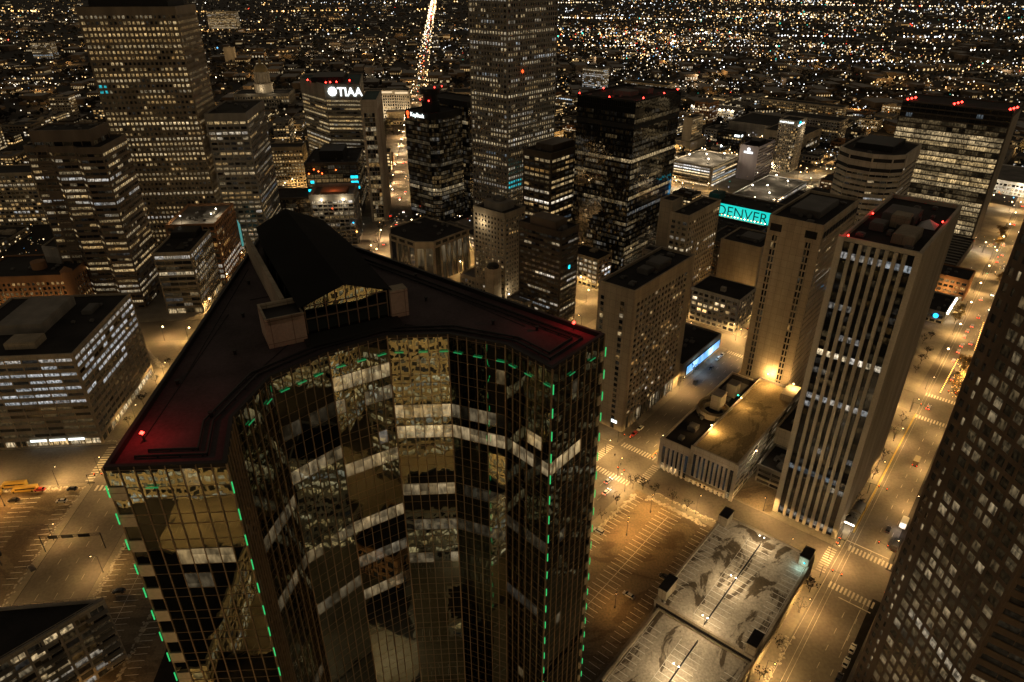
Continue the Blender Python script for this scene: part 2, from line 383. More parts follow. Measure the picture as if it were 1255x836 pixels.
OCC = []
def rect(w, d, x=0, y=0): return [(x, y), (x+w, y), (x+w, y+d), (x, y+d)]
def tower(name, label, g, s, t, poly, H, st, lt, z0=0., cat='building', group=None, **kw):
    """one building: an Empty at its near corner that parents its parts"""
    X, Y = gw(g, s, t); root = empty(name, (X, Y, z0), grot(g)); tag(root, label, cat, group)
    root['g'] = g
    mass(root, poly, H, st, lt, **kw)
    return root
def mass(root, poly, H, st, lt, wall='beige', roof='roof', nwin=0, gm='glass', parapet=1.0, mech=(), skip=(), est=None, units=0, seed=None, zb=0.):
    X, Y, z0 = root.location; g = root['g']
    if isinstance(poly, tuple): poly = rect(*poly)
    rnd = random.Random(seed if seed is not None else int(abs(X*7+Y*13+H*31+len(root.children)*5)) & 0xffff)
    s, t = gst(g, X, Y)
    cx = sum(p[0] for p in poly)/len(poly); cy = sum(p[1] for p in poly)/len(poly)
    OCC.append((gw(g, s+cx, t+cy), max(math.hypot(p[0]-cx, p[1]-cy) for p in poly)))
    W = MB(); P = []
    W.prism(poly, zb, H-parapet-.02, top=False)
    n = len(poly)
    for i in range(n):
        a, b = poly[i], poly[(i+1) % n]
        Ln = math.hypot(b[0]-a[0], b[1]-a[1]); d = ((b[0]-a[0])/Ln, (b[1]-a[1])/Ln); nn = (d[1], -d[0])
        W.obox(a, d, nn, .0, Ln, -.45-.003*i, -.004*(i+1), H-parapet-.6, H-.003*i-.008)
        if i in skip: continue
        facade(W, P, a, b, zb, H, (est or {}).get(i, st), lt, rnd, i)
    W.build('wall', M[wall], root)
    rb = MB(); rb.quad([(p[0], p[1], H-parapet) for p in poly]); rb.build('roof', M[roof], root)
    for j, q in enumerate(mech):
        mbx = MB(); x0, x1, y0, y1, h = q[:5]; mm = q[5] if len(q) > 5 else 'mech'
        zr = H-parapet
        mbx.box(x0, x1, y0, y1, zr+.003, zr+h)
        mbx.box(x0+.4, x1-.4, y0+.4, y1-.4, zr+h+.001, zr+h+.25)
        for k in range(int((x1-x0)/1.5)): mbx.box(x0+.6+k*1.5, x0+.9+k*1.5, y0-.08, y0-.001, zr+.5, zr+h-.4)
        for k in range(int((y1-y0)/1.5)): mbx.box(x0-.08, x0-.001, y0+.6+k*1.5, y0+.9+k*1.5, zr+.5, zr+h-.4)
        mbx.build('rooftop_plant_room', M[mm], root)
    xs = [p[0] for p in poly]; ys = [p[1] for p in poly]
    for j in range(int(units*2)):
        x = rnd.uniform(min(xs)+2, max(xs)-5); y = rnd.uniform(min(ys)+2, max(ys)-5); w, dd, h = rnd.uniform(1.2, 3.5), rnd.uniform(1.2, 3), rnd.uniform(.8, 1.8)
        zr = H-parapet; mbx = MB(); mbx.box(x, x+w, y, y+dd, zr+.25, zr+h); mbx.cyl(x+w/2, y+dd/2, zr+h+.002, zr+h+.3, .35*min(w, dd), n=10)
        for (px, py) in ((x+.1, y+.1), (x+w-.3, y+dd-.3)): mbx.box(px, px+.2, py, py+.2, zr+.002, zr+.26)
        mbx.build('rooftop_unit', M['mech'], root)
    flush_panes(root, P, nwin, M[gm], grot(g), (X, Y, z0))
def beacon(root, x, y, z, power=600, r=.55):
    mb = MB(); mb.cyl(x, y, z, z+.8, .12, n=6); 
    b = MB(); b.octa(x, y, z+1.2, r)
    st_ = mb.build('beacon_mast', M['pole'], root); bo = b.build('beacon', M['red'], root)
    if power: light((x, y, z+4.2), power*1.9, (1, .02, .03), .3, root, 'beacon_light')
TEXTS = []
def text(root, body, size, a, n, z, m, u=0., name='sign_lettering', ext=.12, off=.6, bold=0.):
    """raised letters standing on a wall with outward normal n; a = left end (as read)"""
    c = bpy.data.curves.new(name, 'FONT'); c.body = body; c.size = size; c.extrude = ext; c.offset = bold
    o = bpy.data.objects.new(name, c); COL.objects.link(o); o.parent = root
    r = Vector((-n[1], n[0], 0)); up = Vector((0, 0, 1)); nn = Vector((n[0], n[1], 0))
    mt = Matrix((r, up, nn)).transposed().to_4x4()
    p = Vector((a[0], a[1], z)) + r*u + nn*off
    o.matrix_local = Matrix.Translation(p) @ mt
    c.materials.append(m); TEXTS.append(o); return o

# ================================================================== the dark mirror-glass tower in front
def inset(poly, k):
    out = []; n = len(poly)
    for i in range(n):
        p0, p1, p2 = Vector(poly[i-1]), Vector(poly[i]), Vector(poly[(i+1) % n])
        d1 = (p1-p0).normalized(); d2 = (p2-p1).normalized()
        n1 = Vector((-d1.y, d1.x)); n2 = Vector((-d2.y, d2.x))
        m = (n1+n2); m = m/max(.35, (1+n1.dot(n2)))
        out.append((p1.x+m.x*k, p1.y+m.y*k))
    return out
def main_tower():
    H = 162.0; g0 = 28.0
    root = empty('glass_tower', (-14, 90, 0), math.radians(g0))
    tag(root, 'dark mirrored glass tower in front with concave faceted facade and green corner lights', 'tower')
    pts = dict(A=(-41.8, -12.8), B=(-29.7, -18.4), B2=(-27.7, -9.4), c1=(-21.8, -1.8), c2=(-13.3, 1.3), c3=(-4.2, 2.0), c4=(4.0, -1.8),
               c5=(10.1, -8.8), c6=(12.6, -17.9), C=(24.8, -12.8), R=(-3.9, 56), L=(-13.1, 56))
    names = list(pts); poly = [pts[k] for k in names]; n = len(poly)
    rnd = random.Random(5)
    lf = {'AB': {3: (.45, .3, 3, 7), 4: (.12, .45, 3, 5)},
          'B2c1': {5: (.10, .45), 8: (.09, .45), 14: (.06, .5)}, 'c1c2': {4: (.16, .42), 2: (.03, .5), 8: (.10, .4), 11: (.08, .5)},
          'c2c3': {1: (.34, .4), 2: (.10, .5), 5: (.34, .38), 8: (.30, .4), 10: (.14, .55), 12: (.22, .4)},
          'c3c4': {3: (.36, .36), 4: (.5, .42), 7: (.30, .4), 9: (.14, .55), 11: (.16, .5)},
          'c4c5': {3: (.22, .45), 4: (.36, .4), 7: (.03, .5), 9: (.05, .5)},
          'c5c6': {3: (.4, .3, 3, 5), 4: (.32, .42), 8: (.04, .5), 12: (.03, .6)}, 'c6C': {4: (.45, .38, 0, 5), 5: (.05, .4, 3, 6)}}
    mul = MB()
    for i in range(n):
        a, b = poly[i], poly[(i+1) % n]; key = names[i]+names[(i+1) % n]
        L = math.hypot(b[0]-a[0], b[1]-a[1]); d = ((b[0]-a[0])/L, (b[1]-a[1])/L); nn = (d[1], -d[0])
        nb = max(2, round(L/1.6)); bw = L/nb; F = MB()
        def Q(u, z): return (a[0]+d[0]*u, a[1]+d[1]*u, z)
        for k in range(0, 40):
            zt = H-.5-4*k; zm = zt-2.5; zb = zt-4.0
            for j in range(nb):
                u0, u1 = j*bw, (j+1)*bw
                e = lf.get(key, {}).get(k); Lc = (0, 0, rnd.random())
                if e and (len(e) == 2 or e[2] <= j < e[3]): Lc = (e[0]*(rnd.uniform(.6, 1.25) if rnd.random() > .13 else .04), e[1]+rnd.uniform(-.05, .05), rnd.random())
                elif rnd.random() < .012: Lc = (rnd.uniform(.02, .12), rnd.uniform(.2, .7), rnd.random())
                # vision pane, each a hair out of plane as real glazing is
                t1, t2 = rnd.gauss(0, .0018), rnd.gauss(0, .0018)
                def O(u, z, w): return (a[0]+d[0]*u+nn[0]*w, a[1]+d[1]*u+nn[1]*w, z)
                F.quad([O(u0, zm, t1), O(u1, zm, -t1), O(u1, zt, t2), O(u0, zt, -t2)], Lc, [(0, 0), (bw, 0), (bw, 1), (0, 1)])
                F.quad([O(u0, zb, t2), O(u1, zb, -t2), O(u1, zm, -t1), O(u0, zm, t1)], (0, 0, rnd.random()), [(0, 0), (bw, 0), (bw, 1), (0, 1)])
            for (pa, pb, cond) in ((0, bw, key == 'AB'), (L-.75, L, key == 'c6C'), (0, .8, key == 'CR'), (L-1.7, L, key == 'LA')):
                if cond: panels = MB(); panels.obox(a, d, nn, pa-.02, pb, 0, .16, zb-.1, zb+1.75); panels.build('end_panel', M['tan'], root)
        F.build('glass_facet', M['tglass'], root)
        for j in range(nb+1):
            w = .05 if 0 < j < nb else .08
            mul.obox(a, d, nn, j*bw-w, j*bw+w, -.02, .13, 1, H-.02)
        for k in range(0, 41):
            for zz in (H-.5-4*k, H-3.0-4*k): mul.obox(a, d, nn, .05, L-.05, -.02, .05, zz-.022, zz+.022)
    mul.build('mullion_grid', M['mull'], root);
    # green light tubes: one per floor on four corners, and dashes under the roof edge
    for key in ('A', 'B', 'c6', 'C'):
        x, y = pts[key]
        ox, oy = {'A': (-.28, -.22), 'B': (.05, -.38), 'c6': (.03, -.38), 'C': (.36, -.06)}[key]
        for k in range(0, 26):
            z = H-3.2-4*k; t = MB(); t.tube((x+ox, y+oy, z-.8), (x+ox, y+oy, z+.8), .085, n=6); t.build('accent_light_tube', M['green'], root)
    for key, us in (('AB', (.3,)), ('B2c1', (.25, .75)), ('c1c2', (.1, .4, .7)), ('c2c3', (.1, .45, .8)), ('c3c4', (.1, .5, .85)), ('c4c5', (.1, .45, .85)), ('c5c6', (.1, .45, .85)), ('c6C', (.3, .7))):
        i = [names[q]+names[q+1] for q in range(n-1)].index(key); a, b = poly[i], poly[i+1]
        for u in us:
            p = (a[0]+(b[0]-a[0])*u, a[1]+(b[1]-a[1])*u); L = math.hypot(b[0]-a[0], b[1]-a[1]); d = ((b[0]-a[0])/L, (b[1]-a[1])/L); nn = (d[1], -d[0])
            t = MB(); t.tube((p[0]+nn[0]*.22, p[1]+nn[1]*.22, H-2.9), (p[0]+d[0]*1.35+nn[0]*.22, p[1]+d[1]*1.35+nn[1]*.22, H-2.9), .09, n=6)
            t.build('accent_light_tube', M['greendim'], root)
    # roof
    rb = MB(); ip = inset(poly, .5); rb.quad([(p[0], p[1], H-.7) for p in ip]); rb.build('roof', M['troof'], root)
    cp = MB()
    for i in range(n):
        j = (i+1) % n
        cp.hexa([(*poly[i], H-.9), (*poly[j], H-.9), (*ip[j], H-.9), (*ip[i], H-.9), (*poly[i], H+.05), (*poly[j], H+.05), (*ip[j], H+.05), (*ip[i], H+.05)])
    cp.build('parapet', M['black'], root)
    tr = MB()
    for off in (2.4, 3.5):
        q = inset(poly, off)
        for i in range(n-2):
            tr.tube((*q[i], H-.45), (*q[i+1], H-.45), .16, n=5)
            Ls = math.hypot(q[i+1][0]-q[i][0], q[i+1][1]-q[i][1])
            for s in range(int(Ls/2.5)+1):
                f = s*2.5/max(Ls, .1); x = q[i][0]+(q[i+1][0]-q[i][0])*f; y = q[i][1]+(q[i+1][1]-q[i][1])*f
                tr.box(x-.08, x+.08, y-.08, y+.08, H-.698, H-.5)
    tr.build('roof_track', M['black'], root)
    seam = MB()
    for (p, q) in (((-18, 40), (-33, 2)), ((2, 36), (16, -4)), ((-17, 8), (-30, -6)), ((-2, 7), (14, -8)), ((-20, 26), (-14.9, 26)), ((-38, -9), (-24, 22))):
        seam.tube((*p, H-.66), (*q, H-.66), .07, n=4)
    seam.build('roof_seam', M['black'], root)
    for (x, y) in ((-25, 8), (-33, 3), (-22, 20), (6, 12), (12, -1), (-30, -7), (8, 22), (1, 30), (17, -6), (-19, 33)):
        v = MB(); v.cyl(x, y, H-.697, H-.1, .22, n=8); v.cyl(x, y, H-.099, H+.02, .34, n=8); v.build('roof_vent', M['black'], root)
    # gabled penthouse
    ph = MB()
    pl = [(-14.6, 9), (-1.3, 9), (-1.2, 32), (-2.2, 46.5), (-7.9, 52.5), (-13.8, 48), (-14.6, 38)]
    ph.prism(pl, H-.69, H+4.0, top=False); ph.build('penthouse_wall', M['ridge'], root)
    rf = MB(); ze = H+4.15; zr = H+6.5
    ridge = lambda y: (-8.0, y, zr)
    Lp = [(-15.1, 8.6), (-15.1, 39), (-14.3, 48.5)]; Rp = [(-.8, 8.6), (-.7, 32), (-1.7, 47)]; Y = [8.6, 34, 50.5]
    for k in range(2):
        rf.quad([(*Lp[k], ze), ridge(Y[k]), ridge(Y[k+1]), (*Lp[k+1], ze)]); rf.quad([(*Rp[k], ze), (*Rp[k+1], ze), ridge(Y[k+1]), ridge(Y[k])])
    rf.quad([(*Lp[2], ze), ridge(50.5), (-7.9, 53, ze)]); rf.quad([(*Rp[2], ze), (-7.9, 53, ze), ridge(50.5)])
    for k in range(2):
        for S in (Lp, Rp): rf.quad([(*S[k], ze-.35), (*S[k+1], ze-.35), (*S[k+1], ze), (*S[k], ze)])
    rf.build('penthouse_roof', M['ridge'], root)
    gg = MB(); nb = 8; x0, x1 = -14.3, -1.6; bw = (x1-x0)/nb
    zt = lambda x: H+4.0 + (2.3*(1-abs(x+8)/6.6))
    for j in range(nb):
        xa, xb = x0+j*bw, x0+(j+1)*bw
        gg.quad([(xa, 8.93, H+2.0), (xb, 8.93, H+2.0), (xb, 8.93, zt(xb)), (xa, 8.93, zt(xa))], (0, 0, RN.random()), [(0, 0), (bw, 0), (bw, 1), (0, 1)])
        gg.quad([(xa, 8.93, H-.2), (xb, 8.93, H-.2), (xb, 8.93, H+2.0), (xa, 8.93, H+2.0)], (0, 0, RN.random()), [(0, 0), (bw, 0), (bw, 1), (0, 1)])
    gg.build('gable_glass', M['tglass'], root)
    gm = MB()
    for j in range(nb+1):
        x = x0+j*bw; gm.box(x-.07, x+.07, 8.78, 8.94, H-.4, zt(x)+.02)
    gm.box(x0, x1, 8.80, 8.92, H+1.92, H+2.08); gm.box(x0, x1, 8.81, 8.92, H+3.92, H+4.05)
    gm.build('gable_mullion', M['mull'], root)
    bb = MB(); bb.prism([(-20.3, 7.2), (-14.75, 7.2), (-14.75, 13.2), (-20.3, 13.2)], H-.69, H+4.0, top=False)
    bb.quad([(-20.0, 7.5, H+3.2), (-14.9, 7.5, H+3.2), (-14.9, 13, H+3.2), (-20, 13, H+3.2)], mi=1)
    for (xa, xb, ya, yb) in ((-20.3, -19.95, 7.205, 13.19), (-19.95, -14.76, 7.2, 7.5), (-19.95, -14.76, 12.85, 13.2)): bb.box(xa, xb, ya, yb, H+3.0, H+4.01)
    bb.build('roof_box', [M['tan'], M['black']], root)
    fin = MB(); fin.box(-16.9, -16.25, 13.4, 47, H-.69, H+4.1); fin.build('screen_wall', M['tan'], root)
    rb2 = MB(); rb2.box(-1.2, 1.6, 8.2, 10.4, H-.69, H+4.0); rb2.build('roof_box', M['tan'], root)
    for k in range(5):
        rr = MB(); rr.tube((-15.6, 16+6*k, H-.6), (-15.6, 16+6*k, H+4.9), .05, n=5); rr.build('antenna_rod', M['pole'], root)
    pa = MB(); pa.box(-15.3, -.4, 4.4, 8.5, H-.69, H-.35); pa.build('roof_step', M['black'], root)
    for (x, y) in ((-37.6, -8.6), (22.1, -8.4)): beacon(root, x, y, H-.7, 420, .30)
main_tower()
# ================================================================== the named buildings
M['brown2'] = mat('tan_brown_granite', (.18, .138, .092), .6)
M['greybrown'] = mat('grey_brown_stone', (.20, .178, .15), .8)
M['fins'] = mat('cream_fins', (.44, .38, .29), .85)
M['lilac'] = mat('pale_render', (.36, .31, .33), .85)
M['teal'] = mat('teal_roof', (.02, .06, .06), .8)
BLANK = dict(plate=.3)
def front(root): return root

# --- striped tower
FIN = dict(fh=3.95, cw=1.1, pw=1.25, pd=1.0, sh=0, sd=.3, bw=2.75, top=1.6, spg=1.5, base=0)
r = tower('office_tower', 'tall concrete tower with pale vertical fins and red lamps on its dark roof', 'D', 250, 33, (67, 25), 127.5, FIN,
      dict(p=.06, full=.0, b=.22, warm=.62, wv=.06, pers=.8, floors={1: (.8, .45, .76), 2: (.15, .2, .78), 6: (.3, .25, .72), 9: (.25, .3, .72), 11: (1, 1.1, .56), 13: (.5, .12, .6), 16: (.9, .6, .72), 17: (.75, .35, .72), 18: (.4, .25, .8), 22: (.4, .2, .7), 25: (.4, .25, .8), 27: (.3, .2, .76)}),
      wall='fins', nwin=100, est={0: dict(blank=1, cw=.6, pw=.7, pd=.5, sh=0, bw=2.2, top=1.6), 1: dict(blank=1, pw=.7, bw=2.2, sh=0)}, parapet=1.6,
      mech=[(18, 25, 16, 21, 2.6), (8, 22, 4, 11, 3.2, 'tan'), (30, 44, 9, 20, 3.6), (26, 33, 10, 16, 4.5, 'tan')], units=7)
sk = MB(); cx, cy = 36, 5
for k in range(4):
    q = [(cx-4, cy-3), (cx+4, cy-3), (cx+4, cy+3), (cx-4, cy+3)]
    sk.quad([(*q[k], 126), (*q[(k+1) % 4], 126), (cx, cy, 128.6)])
sk.build('skylight', M['white'], r)
for (x, y) in ((2, 23.5), (34, 24), (40, 1.2)): beacon(r, x, y, 126.2, 160, .4)
# --- slit window tower
SL = dict(fh=3.6, cw=.25, pw=.42, pd=.32, sh=.9, sd=.2, bw=1.05, top=9, base=0)
GRD = dict(fh=3.6, cw=.6, pw=.55, pd=.14, sh=2.3, sd=.12, bw=1.5, top=7)
r = tower('office_tower', 'blank beige tower with two vertical slits of small windows', 'D', 321, 83,
      [(0, 0), (54, 0), (54, 25), (0, 25), (0, 22.5), (0, 19.6), (0, 6.6), (0, 3.7)], 107, BLANK, dict(p=.05, full=0, b=.6, warm=.4),
      wall='beige', nwin=100, est={0: GRD, 4: SL, 6: SL, 1: GRD}, mech=[(12, 40, 6, 20, 3)], units=6, parapet=1.4)
lv = MB()
for (y0, y1) in ((2, 7.5), (18.5, 24)):
    lv = MB(); lv.box(-.36, -.31, y0, y1, 99.6, 103.2)
    for k in range(3): lv.box(-.44, -.37, y0, y1, 100.2+k*1.1, 100.35+k*1.1)
    lv.build('louvre', M['black'], r)
for k in range(12): lv = MB(); lv.box(1+k*4.4, 4.4+k*4.4, -.36, -.31, 100.2, 103.2); lv.build('louvre', M['black'], r)
# --- hotel slab with a grid of windows
HW = dict(fh=3.15, cw=.4, pw=.5, pd=.42, sh=1.1, sd=.36, bw=2.6, top=6.5, base=9)
HG = dict(fh=3.15, cw=.2, pw=.95, pd=.42, sh=1.35, sd=.34, bw=3.3, top=6.5, base=9)
r = tower('hotel_tower', 'broad tan hotel slab with a grid of dark windows behind the glass tower', 'D', 256, 141,
      [(0, 0), (2.5, 0), (53, 0), (59, 0), (59, 19), (0, 19), (0, 18.4), (0, 15.6), (0, 7.4), (0, 4.4)], 80, BLANK,
      dict(p=.07, full=0, b=.5, warm=.25, pers=.2, floors={13: (.25, .5, .7), 16: (.3, .4, .5)}), wall='tan', nwin=100, est={1: HG, 6: HW, 8: HW, 4: HG}, mech=[(30, 42, 4, 12, 3.5), (22, 28, 6, 12, 2.5)], units=8, parapet=1.4)
sg = MB(); sg.box(-.45, -.32, 3.2, 6.4, 4.2, 5.8); sg.build('lit_sign', M['sign'], r)
# --- glass tower with red beacons
CW = dict(fh=3.9, cw=.15, pw=.12, pd=.14, sh=.16, sd=.1, bw=1.6, top=1.2, spg=1.3)
r = tower('office_tower', 'black glass office tower with red beacons round its flat roof', 'D', 422, 245, (64, 48), 132, CW,
      dict(p=.18, full=.02, b=.19, warm=.42, wv=.12, pers=.8, over=lambda ei, k, i, nb, L: ((.0 if k < 2 else L[0]*(.25 if k < 9 else 1), L[1], L[2])) if k != 10 else (.55 if ei == 0 or i > nb*.8 else .12, .4, L[2])),
      wall='black', gm='mglass', nwin=100, mech=[(18, 30, 16, 30, 3), (36, 44, 12, 24, 3.4)], units=8, parapet=1.2)
bn = MB()
for (a, d, n, L) in (((0, 0), (1, 0), (0, -1), 64), ((0, 48), (0, -1), (-1, 0), 48)): bn.obox(a, d, n, 0, L, 0, .22, 113, 116.2)
bn.build('louvre_band', M['black'], r)
for (x, y) in ((1, 47), (32, 47), (62, 2), (40, 1), (12, 1.5), (1, 22)): beacon(r, x, y, 131, 260, .7)
# --- dark ribbon tower beside it
RB = dict(fh=3.9, cw=1.0, pw=.7, pd=.45, sh=1.9, sd=.3, bw=5.2, top=4)
r = tower('office_tower', 'dark brown tower with one bright row of white windows left of the red beacon tower', 'D', 406, 303, (46, 26), 91, RB,
      dict(p=.45, full=.12, b=.55, warm=.35, floors={8: (1., 1.5, .62), 11: (.6, .5, .35), 12: (.35, .15, .9)}), wall='dkbrown', nwin=80, mech=[(8, 36, 5, 21, 4.5, 'dkbrown')], units=3)
# --- tall punched tower in the middle
PN = dict(fh=3.9, cw=.9, pw=1.15, pd=.42, sh=1.75, sd=.36, bw=2.9, top=3)
r = tower('office_tower', 'tallest grey granite tower with rows of square windows running out of the top', 'D', 440, 374, (64, 40), 218, PN,
      dict(p=.30, full=.06, b=.5, warm=.5, wv=.14, pers=.55, floors={12: (.95, .6, .5), 13: (.5, .4, .5), 19: (.2, .3, .5), 24: (.95, .75, .52), 29: (.6, .5, .45), 34: (.95, .8, .52), 44: (.5, .4, .5)},
           over=lambda ei, k, i, nb, L: (1.2, 1., L[2]) if (ei == 0 and k in (42, 43) and i < 6) else L),
      wall='greybrown', nwin=100)
mk = MB(); mk.octa(18, -.9, 137, 1.6); mk.box(17.9, 18.1, -.9, .1, 136.9, 137.1); mk.build('beacon', M['signred'], r)
# --- low octagonal building
OC = dict(fh=14, cw=1.0, pw=1.5, pd=.7, sh=0, sd=.5, bw=6.3, top=5.5)
r = tower('office_block', 'dark glass block with beige piers and clipped corners beyond the tower roof', 'D', 320, 352, [(9, 0), (46, 0), (46, 48), (9, 48), (0, 38), (0, 10)], 33, OC,
      dict(p=.25, full=0, b=.18, warm=.4), wall='tan', gm='glass', nwin=30, units=4)
lv = MB()
for i in range(5): lv = MB(); lv.box(11+i*7, 16+i*7, -.6, -.52, 29.4, 31.8); lv.build('louvre', M['black'], r)
for i in range(3): lv = MB(); lv.box(-.6, -.52, 12+i*9, 18+i*9, 29.4, 31.8); lv.build('louvre', M['black'], r)
# --- old hotel tower
OH = dict(fh=3.3, cw=1.2, pw=1.5, pd=.3, sh=1.6, sd=.26, bw=2.7, top=3.5, base=5)
r = tower('hotel_tower', 'slim tan masonry tower with a stepped dark plant room on top', 'D', 331, 284, (21, 28), 68, OH, dict(p=.10, full=0, b=.6, warm=.3, pers=.1), wall='tan', nwin=60,
      mech=[(4, 17, 6, 22, 5, 'greybrown'), (7, 13, 10, 17, 7.5, 'mech')])
light(( -4, 20, 58), 900, LED, .4, r)
# --- brown ribbon block
r = tower('office_block', 'dark brown block with a boxy penthouse and a small cyan sign', 'D', 322, 231, (18, 33), 70, dict(fh=3.8, cw=.8, pw=.25, pd=.3, sh=2.1, sd=.34, bw=3.2, top=3),
      dict(p=.22, full=.0, b=.5, warm=.5, pers=.75, floors={6: (.4, .8, .6), 8: (.5, .9, .6), 3: (.02, .1, .5), 4: (.02, .1, .5)}), wall='dkbrown', nwin=60, mech=[(2, 14, 6, 26, 5, 'brown'), (5, 9, 2, 5, 2)], units=2)
sg = MB(); sg.cyl(0, 0, 0, .2, 1.0, n=12); sg.box(-.5, .9, .2, 1.6, 0, .18)
for k, v in enumerate(sg.v): sg.v[k] = (9+v[0], -.4-v[2], 44+v[1])
sg.build('lit_sign', M['cyanl'], r)
# --- stepped old tower
DC = dict(fh=3.7, cw=1., pw=1.6, pd=.35, sh=1.7, sd=.3, bw=3.2, top=4)
r = tower('office_tower', 'stepped cream masonry tower with a blank square shaft', 'D', 400, 186, (46, 13), 70, DC, dict(p=.12, full=.02, b=.8, warm=.5, floors={5: (.9, 1.0, .55)}), wall='beige', nwin=70, units=2)
mass(r, rect(13, 9, 1, 13.2), 77, BLANK, dict(p=0), wall='tan')
mass(r, rect(9, 24, -9.2, 2), 44, dict(fh=3.7, cw=.6, pw=.3, pd=.3, sh=1.8, sd=.35, bw=4, top=2.5), dict(p=.25, full=0, b=.4, warm=.5), wall='grey', nwin=20, units=2)
mass(r, rect(7, 20, -16.4, 4), 34, dict(fh=3.7, cw=.6, pw=.3, pd=.3, sh=1.8, sd=.35, bw=4, top=2.5), dict(p=.3, full=0, b=.4, warm=.5), wall='grey', nwin=10)
# --- beige block in the left foreground
BG0 = dict(fh=3.9, cw=.7, pw=.5, pd=.4, sh=1.9, sd=.3, bw=5.3, top=1.4, base=5)
BG3 = dict(fh=3.9, cw=.9, pw=.5, pd=.4, sh=2.1, sd=.3, bw=7.2, top=1.4, base=5)
def bg(ei, k, i, nb, L):
    if k == 0: return (.55 if (ei == 0 or i in (nb-1, nb-2, nb-4, nb-5)) else .03, .70, L[2])
    if ei == 0: return (.72*(.6+.8*L[2]), .78, L[2]) if (k in (1, 2, 3) or (k == 4 and i > 2) or (k == 5 and L[2] > .75) or (k == 6 and 2 < i < 9)) and L[2] > .12 else (.02*L[2], .5, L[2])
    if k <= 6: return ((.60*(.5+.8*L[2]), .78, L[2]) if i < nb-1 or L[2] > .5 else (.16, .25, L[2])) if L[2] > .22 else (.02, .6, L[2])
    return (.10*L[2] if L[2] > .5 else .01, .28, L[2])
r = tower('office_block', 'beige office block with lit white ribbon windows and a black roof', 'N', 296, 179, (68, 62), 52, BG3, dict(p=.3, full=0, b=.4, warm=.8, over=bg, street=1.2), wall='tan', nwin=100,
      est={0: BG0}, mech=[(24, 58, 24, 46, 5, 'greybrown'), (8, 18, 20, 34, 3.2, 'tan'), (44, 54, 10, 15, 2)], units=5)
sg = MB()
for k in range(3): sg.box(-.75, -.42, 8+k*9, 15.5+k*9, 3.2, 4.1)
sg.build('lit_canopy', M['sign'], r)
# --- pair of mid-rise blocks behind it
r = tower('office_block', 'glass banded mid-rise with a dark flat roof beside the brick office', 'N', 445, 173, (45, 24), 45, dict(fh=3.9, cw=.7, pw=.15, pd=.2, sh=1.5, sd=.4, bw=6, top=1.6, base=5),
      dict(p=.25, full=.02, b=.35, warm=.6, floors={0: (.9, .5, .64), 3: (.85, .75, .60), 7: (.8, .25, .4), 8: (.7, .2, .7)}, street=1.3), wall='tan', nwin=80,
      est={0: dict(fh=3.9, cw=.7, pw=.7, pd=.4, sh=1.2, sd=.36, bw=3.7, top=1.6, base=5)}, mech=[(30, 44, 5, 22, 4, 'black'), (6, 20, 6, 12, .5, 'black')], units=3)
r = tower('office_block', 'orange brick office with floodlit grey roof next to the glass banded mid-rise', 'N', 490.3, 169, (50, 34), 49, dict(fh=4, cw=.8, pw=.9, pd=.4, sh=1.6, sd=.3, bw=4.2, top=1.6, base=6),
      dict(p=.12, full=0, b=.5, warm=.1, floors={7: (.9, .9, .64), 8: (.85, .8, .64), 9: (.8, .6, .62)}, street=1.3), wall='brick', roof='roofgrey', nwin=80, mech=[(20, 34, 6, 14, 2.2, 'mech')], units=4, parapet=2)
for (x, y) in ((12, 5), (24, 5), (9, 26)): light((x, y, 52), 1400, LED, .3, r)
for (x, y) in ((12, 5), (24, 5), (9, 26)):
    b = MB(); b.tube((x, y, 47.1), (x, y, 52.2), .08); b.build('light_mast', M['pole'], r); b = MB(); b.octa(x, y, 52.5, .5); b.build('floodlight', M['bulbw'], r)
fl = MB(); fl.cyl(53.5, 2, 12, 30, 3.0, 3.0, n=16); fl.cyl(53.5, 2, 30.01, 35, 3.0, 1.0, n=16); fl.build('teal_dome', M['teallit'], r)
# --- zigzag tower
ZG = dict(fh=3.85, cw=.5, pw=.2, pd=.3, sh=2.1, sd=.4, bw=4.2, top=3)
r = tower('office_tower', 'brown office tower with a zigzag front and long lit window bands', 'N', 456, 216, [(0, 0), (39, 0), (39, 50), (9, 50), (9, 36), (4.5, 32), (4.5, 18), (0, 14)], 112, ZG,
      dict(p=.42, full=.05, b=.5, warm=.36, wv=.1, pers=.72, floors={4: (.85, .8, .7), 8: (.6, .6, .7), 20: (.95, 1.1, .3), 21: (.05, .3, .3), 22: (.02, .3, .3), 23: (.9, .6, .55), 24: (.9, .5, .55)}), wall='brown', nwin=100, units=5,
      est={0: dict(fh=3.85, cw=.5, pw=.25, pd=.3, sh=2.0, sd=.4, bw=3.0, top=3)})
mass(r, rect(24, 36, 9, 8), 121, dict(fh=5, cw=1, pw=.4, pd=.3, sh=2, sd=.4, bw=6, top=6), dict(p=.05, full=0, b=.3), wall='brown', units=3)
mass(r, [(8.8, 50.6), (30, 50.6), (30, 62), (12, 62)], 44, BLANK, dict(p=0), wall='grey')
